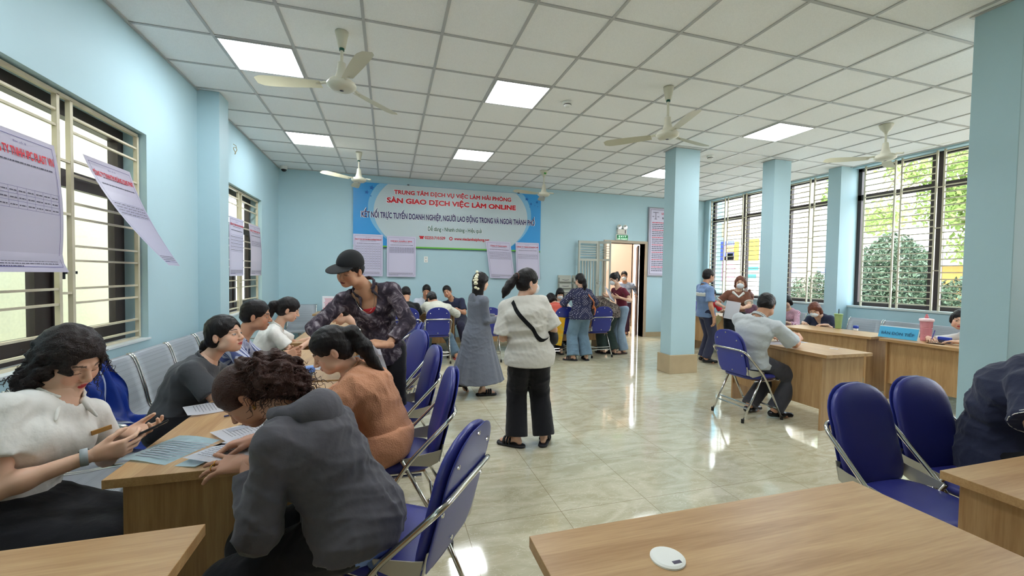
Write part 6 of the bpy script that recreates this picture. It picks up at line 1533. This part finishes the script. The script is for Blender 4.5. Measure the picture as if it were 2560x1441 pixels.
c = person('masked man in blue polo with white chest band standing behind the first pillar', (5.30, 6.02, .86), 345, (5.25, 6.0, 1.345), (5.315, 5.99, 1.50), (0, -4, 0), {'R': ((5.28, 5.80, .80), (.15, .1, -1), (.3, -.9, 0), .4), 'L': ((5.52, 6.1, .78), (.3, 0, -.9), (.2, .9, 0), .7)}, {'R': (5.26, 5.93, .085), 'L': (5.34, 6.12, .085)}, 'm', .97, 1.0, SK2, res=.009, hres=.0045, mask=C_MASK, hair=('short', dict(t=.009)), top=both(shirt(C_BPOLO, .8, -.07, .017, seed=51, collar='lapel', sl_g=.022), chest_band), bottom=trousers(C_NTROU, .018), shoes=shoe(M_SHOE), footdir={'R': (.8, -.5, 0), 'L': (1, 0, 0)})
pb_ = empty('booklet', (5.56, 6.05, .70), 0, 'cream booklet in the lowered hand of the man in the blue polo', 'booklet'); pb_.rotation_euler = (.3, .6, .3); MB().box((-.075, -.004, -.11), (.075, .004, .11)).build('cover', mat('cream_paper', (224, 214, 160), rough=.6), pb_)
def sailor(c):
    K = Field(); n = c['neck']; u, f, r = c['up'], c['fr'], c['rr']
    K.chain([n+u*.02-f*.07, n+r*.085-f*.02-u*.005, n+r*.075+f*.055-u*.035, n+f*.125-u*.10], [.018, .022, .022, .012], .01); K.chain([n+u*.02-f*.07, n-r*.085-f*.02-u*.005, n-r*.075+f*.055-u*.035, n+f*.125-u*.10], [.018, .022, .022, .012], .01)
    np_mesh('white_collar', [K.mesh(.006)], C_WHITE, c['root'])
person('masked woman in brown top with white sailor collar holding paper by the windows', (5.79, 5.88, .82), 238, (5.80, 5.84, 1.255), (5.81, 5.80, 1.395), (222, -2, 4), {'L': ((5.62, 5.55, .98), (-.8, .2, .1), (.2, -.9, -.1), (.4, .5, .6, .7)), 'R': ((5.50, 5.80, .97), (.3, -.6, .2), (-.5, -.3, .5), .7)}, {'L': (5.86, 5.86, .085), 'R': (5.70, 5.95, .085)}, 'f', .92, 1.12, SK1, res=.009, hres=.0042, mask=C_MASK,
    hair=('bob', dict(t=.010, L=.06, w=.064, fw=.066), ), hairm=M_HAIRR, top=both(shirt(C_BROWN, .72, .0, .016, seed=53, sl_g=.018, cuff=C_WHITE), sailor), bottom=trousers(C_BLACK, .02, top=.14), shoes=shoe(M_SHOE), elbow={'L': (1, -.2, -.5), 'R': (-.6, .6, -.8)})
sheet(5.44, 5.58, .94, .21, .297, 0, 'white sheet held by the woman in the brown top', lines=False, seed=35, curl=.0).rotation_euler = (1.45, .15, -.75)
# man in white shirt at the desk
person('man in pale grey-white short-sleeved shirt seated on a blue chair writing at the desk', (3.76, 3.57, .575), 12, (3.755, 3.50, 1.055), (3.865, 3.505, 1.185), (28, -26, 0), {'R': ((4.24, 3.42, .835), (.7, .5, .1), (.3, -.8, .5), (.8, .9, 1, 1)), 'L': ((4.20, 3.78, .80), (.8, -.3, 0), UP, .6)}, {'R': (3.93, 3.42, .085), 'L': (3.80, 3.62, .085)}, 'm', .99, 1.04, SK2, sface=22, res=.0075, hres=.0036, mask=C_MASK,
    hair=('short', dict(t=.011)), top=shirt(C_PALEG, .86, -.06, .020, loose=.006, seed=55, wr=.008, collar='plain', sl_g=.032), bottom=trousers(C_DKTROU, .026), shoes=shoe(M_SHOE), elbow={'R': (-.1, -.6, -.8), 'L': (0, .6, -.8)}, footdir={'R': (.9, -.35, 0), 'L': (1, .1, 0)}, bulge=.05, knee={'R': (1, -.2, .4), 'L': (1, .1, .4)})
c = person('masked woman in navy V-neck top with reddish-brown bob, seated behind the reception desk', (6.86, 5.06, .565), 190, (6.62, 5.03, .885), (6.475, 4.99, .995), (204, -34, 0), {'L': ((6.48, 4.8, .77), (-.7, .5, 0), UP, .7), 'R': ((6.45, 5.15, .77), (-.5, -.6, 0), UP, .7)}, {'L': (6.5, 4.95, .085), 'R': (6.5, 5.2, .085)}, 'f', .92, 1.1, SK1, sface=200, res=.009, hres=.0042, mask=C_MASK, eyes='down', hair=('bob', dict(t=.011, L=.07, w=.062, fw=.064)), hairm=M_HAIRR, top=shirt(C_NAVY, 1.6, 0, .016, seed=57, open_v=.10, sl_g=.022), bottom=trousers(C_BLACK, .02), shoes=shoe(M_SHOE))
a = c['st'][3][0]+c['st'][3][1][1]*.15+c['st'][3][1][2]*.03; sg = MB()
for s_ in (-1, 1): sg.lathe([(.001, 0), (.024, .001), (.024, .003), (.001, .004)], tuple(a+V3(-.005, s_*.012, -s_*.028)), 16, axis='x')
sg.build('sunglasses', M_BLACK, label='dark sunglasses hung on the neckline of the masked woman in navy', cat='sunglasses')
# woman at reception writing
person('woman in white shirt writing at the reception desk, partly behind the wide pillar', (6.78, 3.12, .565), 195, (6.50, 3.15, .875), (6.425, 3.20, 1.025), (205, -10, -8), {'R': ((6.14, 3.34, .80), (-.6, -.5, 0), (.1, .1, 1), (.9, 1, 1, 1)), 'L': ((6.15, 3.05, .79), (-.2, .9, 0), UP, .4)}, {'R': (6.42, 3.36, .085), 'L': (6.45, 3.05, .085)}, 'f', .94, .98, SK1, (206, 80, 80), sface=205, res=.008, hres=.0036, hair=('bob', dict(t=.010, L=.03, w=.05, fw=.066, fh=.10)), top=shirt(C_WHITE, .66, 0, .015, seed=59, collar='lapel', sl_g=.022), bottom=trousers(C_BLACK, .02, length=.7), shoes=shoe(M_SHOE, 'sandal'), elbow={'R': (.3, .8, -.5), 'L': (.3, -.8, -.5)}, nr=.044, footdir={'R': (-.4, .5, 0), 'L': (-.3, -.6, 0)})
MB().tube([(6.06, 3.27, .775), (6.1, 3.26, .90)], .004, 8).build('pen', mat('purple_pen', (80, 60, 150)), label='blue-purple pen in the hand of the woman at reception', cat='pen')
sheet(6.05, 3.22, DT, .1, .15, .2, 'small notepad the woman at reception writes on', lines=False, seed=37, curl=0)
# man in dark polo, right foreground
c = person('man in dark polo with pale piping leaning over the desk at the right edge', (3.12, 1.37, .57), 272, (3.08, 1.20, 1.06), (3.12, 1.04, 1.16), (282, -40, 0), {'R': ((2.88, .88, .80), (.8, -.3, 0), UP, .6), 'L': ((3.3, .86, .80), (-.6, -.4, 0), UP, .6)}, {'R': (2.92, 1.1, .085), 'L': (3.15, 1.1, .085)}, 'm', 1.0, 1.1, SK2, sface=282, res=.0075, hres=.0045, hair=('short', dict(t=.01)), top=shirt(C_NAVY, .74, -.12, .028, loose=.008, seed=61, wr=.007, collar='lapel', sl_g=.03, cuff=None), bottom=trousers(C_BLACK, .03, top=-.02, g=.004), shoes=shoe(M_SHOE), elbow={'R': (-1, .35, -.6), 'L': (.7, .3, -.8)}, bulge=.06)
for sd in 'R':
    S, E_ = c['SH'][sd], c['EL'][sd]; a = c['ar']+.041; d_ = nrm(E_-S)
    for t_ in (.69, .735): ring_at(c['root'], S+(E_-S)*t_, d_, a, C_WHITE, 'sleeve_piping', .0022)
# partly hidden people
person('person in white top and pale jeans mostly hidden behind the man in the black cap', (-.02, 4.62, .565), 180, (-.30, 4.68, .915), (-.49, 4.72, 1.035), (185, -40, 0), {'L': ((-.6, 4.5, .80), (-.9, .2, 0), UP, .6), 'R': ((-.6, 4.85, .80), (-.9, -.2, 0), UP, .6)}, {'L': (-.06, 4.32, .085), 'R': (-.4, 4.7, .085)}, 'f', .95, 1.05, SK1, res=.011, hres=.005, eyes='down', hair=('tail', dict(t=.012), tail([(0, -.1, .03), (-.03, -.14, -.05), (-.05, -.15, -.13)], (.03, .035, .01))), top=shirt(C_WHITE, .7, 0, .015, seed=63), bottom=trousers(cloth('pale_jeans', (176, 192, 208)), .02), shoes=shoe(M_SHOE))
person('person in red sleeves holding paper, half hidden behind the man in the blue polo', (6.88, 7.85, .565), 262, (6.84, 7.66, .97), (6.81, 7.56, 1.12), (250, -30, 0), {'L': ((6.95, 7.35, .80), (-.3, -.6, 0), UP, .6), 'R': ((6.62, 7.4, .84), (-.5, -.6, 0), UP, .6)}, {'L': (6.95, 7.5, .085), 'R': (6.75, 7.5, .085)}, 'f', .93, 1.0, SK1, res=.012, hres=.006, hair=('bob', dict(t=.012, L=.06, w=.06)), top=shirt(C_RED, .8, 0, .015, seed=65), bottom=trousers(C_BLACK, .02), shoes=shoe(M_SHOE))
person('person in mauve with reddish tied hair seated behind the woman in brown', (6.9, 6.6, .565), 200, (6.84, 6.58, .95), (6.80, 6.56, 1.09), (220, -25, 0), {'L': ((6.6, 6.3, .80), (-.5, -.6, 0), UP, .6), 'R': ((6.5, 6.7, .80), (-.9, -.1, 0), UP, .6)}, {'L': (6.6, 6.4, .085), 'R': (6.55, 6.7, .085)}, 'f', .92, 1.0, SK1, res=.012, hres=.006, hair=('bun', dict(t=.012), tail([(0, -.05, .12), (0, -.07, .14)], (.03, .03))), hairm=M_HAIRR, top=shirt(C_PURP, 1.6, 0, .015, seed=67), bottom=trousers(C_BLACK, .02), shoes=shoe(M_SHOE))
person('person in pink striped knit almost hidden behind the second pillar', (7.03, 5.84, .565), 190, (6.90, 5.81, .93), (6.81, 5.78, 1.075), (200, -30, 0), {'L': ((6.62, 5.6, .72), (-.7, .5, 0), UP, .6), 'R': ((6.6, 5.85, .72), (-.9, -.1, 0), UP, .6)}, {'L': (6.7, 5.75, .085), 'R': (6.7, 5.95, .085)}, 'f', .92, 1.0, SK1, res=.011, hres=.006, hair=('bob', dict(t=.012, L=.06, w=.06)), top=shirt(C_PINKS, 1.6, 0, .015, seed=69), bottom=trousers(C_BLACK, .02), shoes=shoe(M_SHOE))
# ---------------------------------------------------------------- outside the right-hand windows
def cam_ptx(px, py, X):
    d = _r*((px-1280)/FOC) + _u*(-(py-720.5)/FOC) + _f
    return CAM + d*(X/d.x)
MB().box((XR+.3, -30, -.25), (60, 60, -.15)).build('yard_ground', mat('pale_concrete_yard', (188, 182, 170), rough=.9, noise=(2, .05)), kind='structure')
def leaves(centres, radii, n, size, m, name, parent, seed=0, squash=1.0, shell=.55):
    rs = np.random.RandomState(seed); V = []; k = len(centres)
    w = np.array([r**2 for r in radii]); pick = rs.choice(k, n, p=w/w.sum())
    d = rs.randn(n, 3); d /= np.linalg.norm(d, axis=1)[:, None]; rad = (shell+(1-shell)*rs.rand(n))
    ce = np.array(centres)[pick]+d*(rad*np.array(radii)[pick])[:, None]*np.array([1, 1, squash])
    a = rs.randn(n, 3); a /= np.linalg.norm(a, axis=1)[:, None]; b = np.cross(a, rs.randn(n, 3)); b /= np.linalg.norm(b, axis=1)[:, None]
    s = size*(.6+.8*rs.rand(n))[:, None]
    P = np.stack([ce-a*s, ce+b*s*.42, ce+a*s, ce-b*s*.42], 1).reshape(-1, 3)
    F = np.arange(4*n).reshape(-1, 4); me = bpy.data.meshes.new(name); me.from_pydata(P.tolist(), [], F.tolist()); me.materials.append(m)
    o = bpy.data.objects.new(name, me); C.objects.link(o); o.parent = parent; return o
def leafmat(name, col):
    m = mat(name, col, rough=.6, noise=(3, .25)); nt = m.node_tree; b = nt.nodes['Principled BSDF']; b.inputs['Subsurface Weight'].default_value = 0
    return m
L_DARK = leafmat('dark_green_leaves', (74, 92, 68)); L_LIGHT = leafmat('fresh_green_leaves', (150, 172, 96)); M_BARK = mat('pale_bark', (176, 164, 150), rough=.9, noise=(6, .2), bump=(12, .6))
def bush(x, y, r, h, n, label, seed):
    e = empty('round_shrub', (x, y, -.15), 0, label, 'shrub'); cs, rr = [], []
    for k in range(7): t = k/6; cs.append((0, 0, h*(.12+.74*t))); rr.append(r*math.sqrt(max(.05, 1-(t*.93)**2.2))*.98)
    leaves(cs, rr, int(n*1.7), .047, L_DARK, 'foliage', e, seed, .75, .72)
    MB().tube([(0, 0, 0), (0, 0, h*.4)], .07, 8).build('stem', M_BARK, e)
bush(12.4, 7.55, 1.12, 2.95, 15000, 'big dark green clipped shrub outside the nearer right window', 1)
bush(13.2, 10.3, .85, 2.0, 5000, 'dark green shrub outside the gap between the second pillar and the wall pilaster', 2)
bush(12.6, 6.2, .8, 1.8, 5000, 'smaller dark green shrub in front of the orange house', 3)
def tree(x, y, pts, crown, rad, n, label, seed, size=.09, m=L_LIGHT, tr=.16):
    e = empty('garden_tree', (x, y, -.15), 0, label, 'tree')
    t = MB(); t.tube(smooth_path(pts, 4), tr, 10, rr=None)
    for c_ in crown[::2]: t.tube([pts[-1], (Vector(pts[-1])+Vector(c_))/2+Vector((0, 0, .2)), c_], .03, 6)
    t.build('trunk', M_BARK, e, smooth=True); leaves(crown, rad, n, size, m, 'foliage', e, seed, .7, .2)
rs_ = np.random.RandomState(11)
def crown(n, cx, cy_, cz, sx, sy_, sz): return [(cx+sx*(rs_.rand()*2-1), cy_+sy_*(rs_.rand()*2-1), cz+sz*(rs_.rand()*2-1)) for _ in range(n)]
tree(16.2, 10.8, [(0, 0, 0), (.1, .1, 1.5), (0, .2, 3.4)], crown(26, -.6, -1.0, 5.2, 1.8, 2.8, 1.9), [.75]*26, 9000, 'light green leafy tree outside the nearer right window', 4)
tree(17.0, 7.6, [(0, 0, 0), (.1, -.1, 1.4), (0, .0, 2.8)], crown(18, 0, 0, 3.8, 1.2, 1.6, 1.5), [.8]*18, 8000, 'yellow-green tree above the orange house', 5)
tree(13.0, 10.35, [(0, 0, 0), (.05, .0, 2.4), (-.05, -.1, 5.0)], crown(6, .2, .8, 6.0, .8, 1.0, .6), [.6]*6, 1400, 'tree with a thick pale trunk between the second pillar and the pilaster', 6, tr=.27)
# house and buildings beyond
h_ = empty('orange_house', (20, 9.9, -.15), 0, 'low orange house with white eaves behind the shrubs', 'house')
MB().box((0, -4, 0), (6, .75, 2.2)).build('wall', mat('orange_render', (232, 176, 104), rough=.9), h_); MB().box((-.7, -4.4, 2.2), (6.4, 1.1, 2.75)).build('eaves', mat('white_render', (236, 236, 232), rough=.9), h_)
o = MB().box((-.03, -.5, .9), (0, -.1, 1.7)).build('window', M_GLASS, h_)
w_ = empty('poster_building', (18, 14.5, -.15), 0, 'pale building covered with bright posters beyond the far right windows', 'building')
def pl(name, p0, p1, m, par, X=17.98, t=.03):
    a = cam_ptx(p0[0], p0[1], X); b = cam_ptx(p1[0], p1[1], X); o_ = MB().box((-t, min(a.y, b.y)-14.5, min(a.z, b.z)+.15), (0, max(a.y, b.y)-14.5, max(a.z, b.z)+.15)).build(name, m, par, loc=(X-18, 0, 0) if X != 18 else None); return o_
MB().box((0, -1.2, 0), (4, 8, 9)).build('wall', mat('off_white_render', (226, 222, 214), rough=.9), w_)
MBLUE = mat('sky_blue_render', (110, 186, 216), rough=.8)
pl('blue_column', (1770, 430), (1797, 760), MBLUE, w_, 17.6, .3)
for nm, a, b, col in (('yellow_poster', (1860, 600), (1896, 652), (236, 196, 40)), ('blue_poster', (1803, 605), (1834, 650), (90, 96, 190)), ('orange_poster', (1815, 615), (1836, 630), (226, 130, 80)), ('green_poster', (1816, 634), (1834, 641), (80, 170, 110)),
    ('red_poster', (1812, 642), (1834, 650), (226, 70, 70)), ('pink_poster', (1806, 655), (1836, 705), (232, 150, 180)), ('teal_poster', (1858, 668), (1896, 676), (40, 160, 190)), ('teal_poster', (1858, 686), (1890, 696), (60, 170, 200)), ('yellow_poster', (1838, 605), (1846, 650), (232, 190, 50)),
    ('peach_poster', (1806, 560), (1850, 590), (236, 190, 150)), ('white_poster', (1862, 700), (1896, 735), (230, 226, 232))):
    pl(nm, a, b, mat(nm, col, rough=.6), w_, 17.95 if nm != 'orange_poster' else 17.9)
fig = empty('grey_canopy_wall', (17, 12.6, -.15), 0, 'grey panel wall outside the gap behind the second pillar', 'wall')
MB().box((0, -.9, 0), (.2, 1.6, 3.2)).build('panel', mat('light_grey_cladding', (186, 190, 196), rough=.7), fig); MB().box((-.02, -.9, 1.9), (0, 1.6, 2.1)).build('blue_band', mat('band_blue', (120, 130, 200), rough=.7), fig)
MB().box((22, -8, -.15), (22.3, 9, 4.5)).build('far_wall', mat('pale_pink_render', (226, 206, 200), rough=.9), label='pale wall far behind the garden trees', cat='wall')
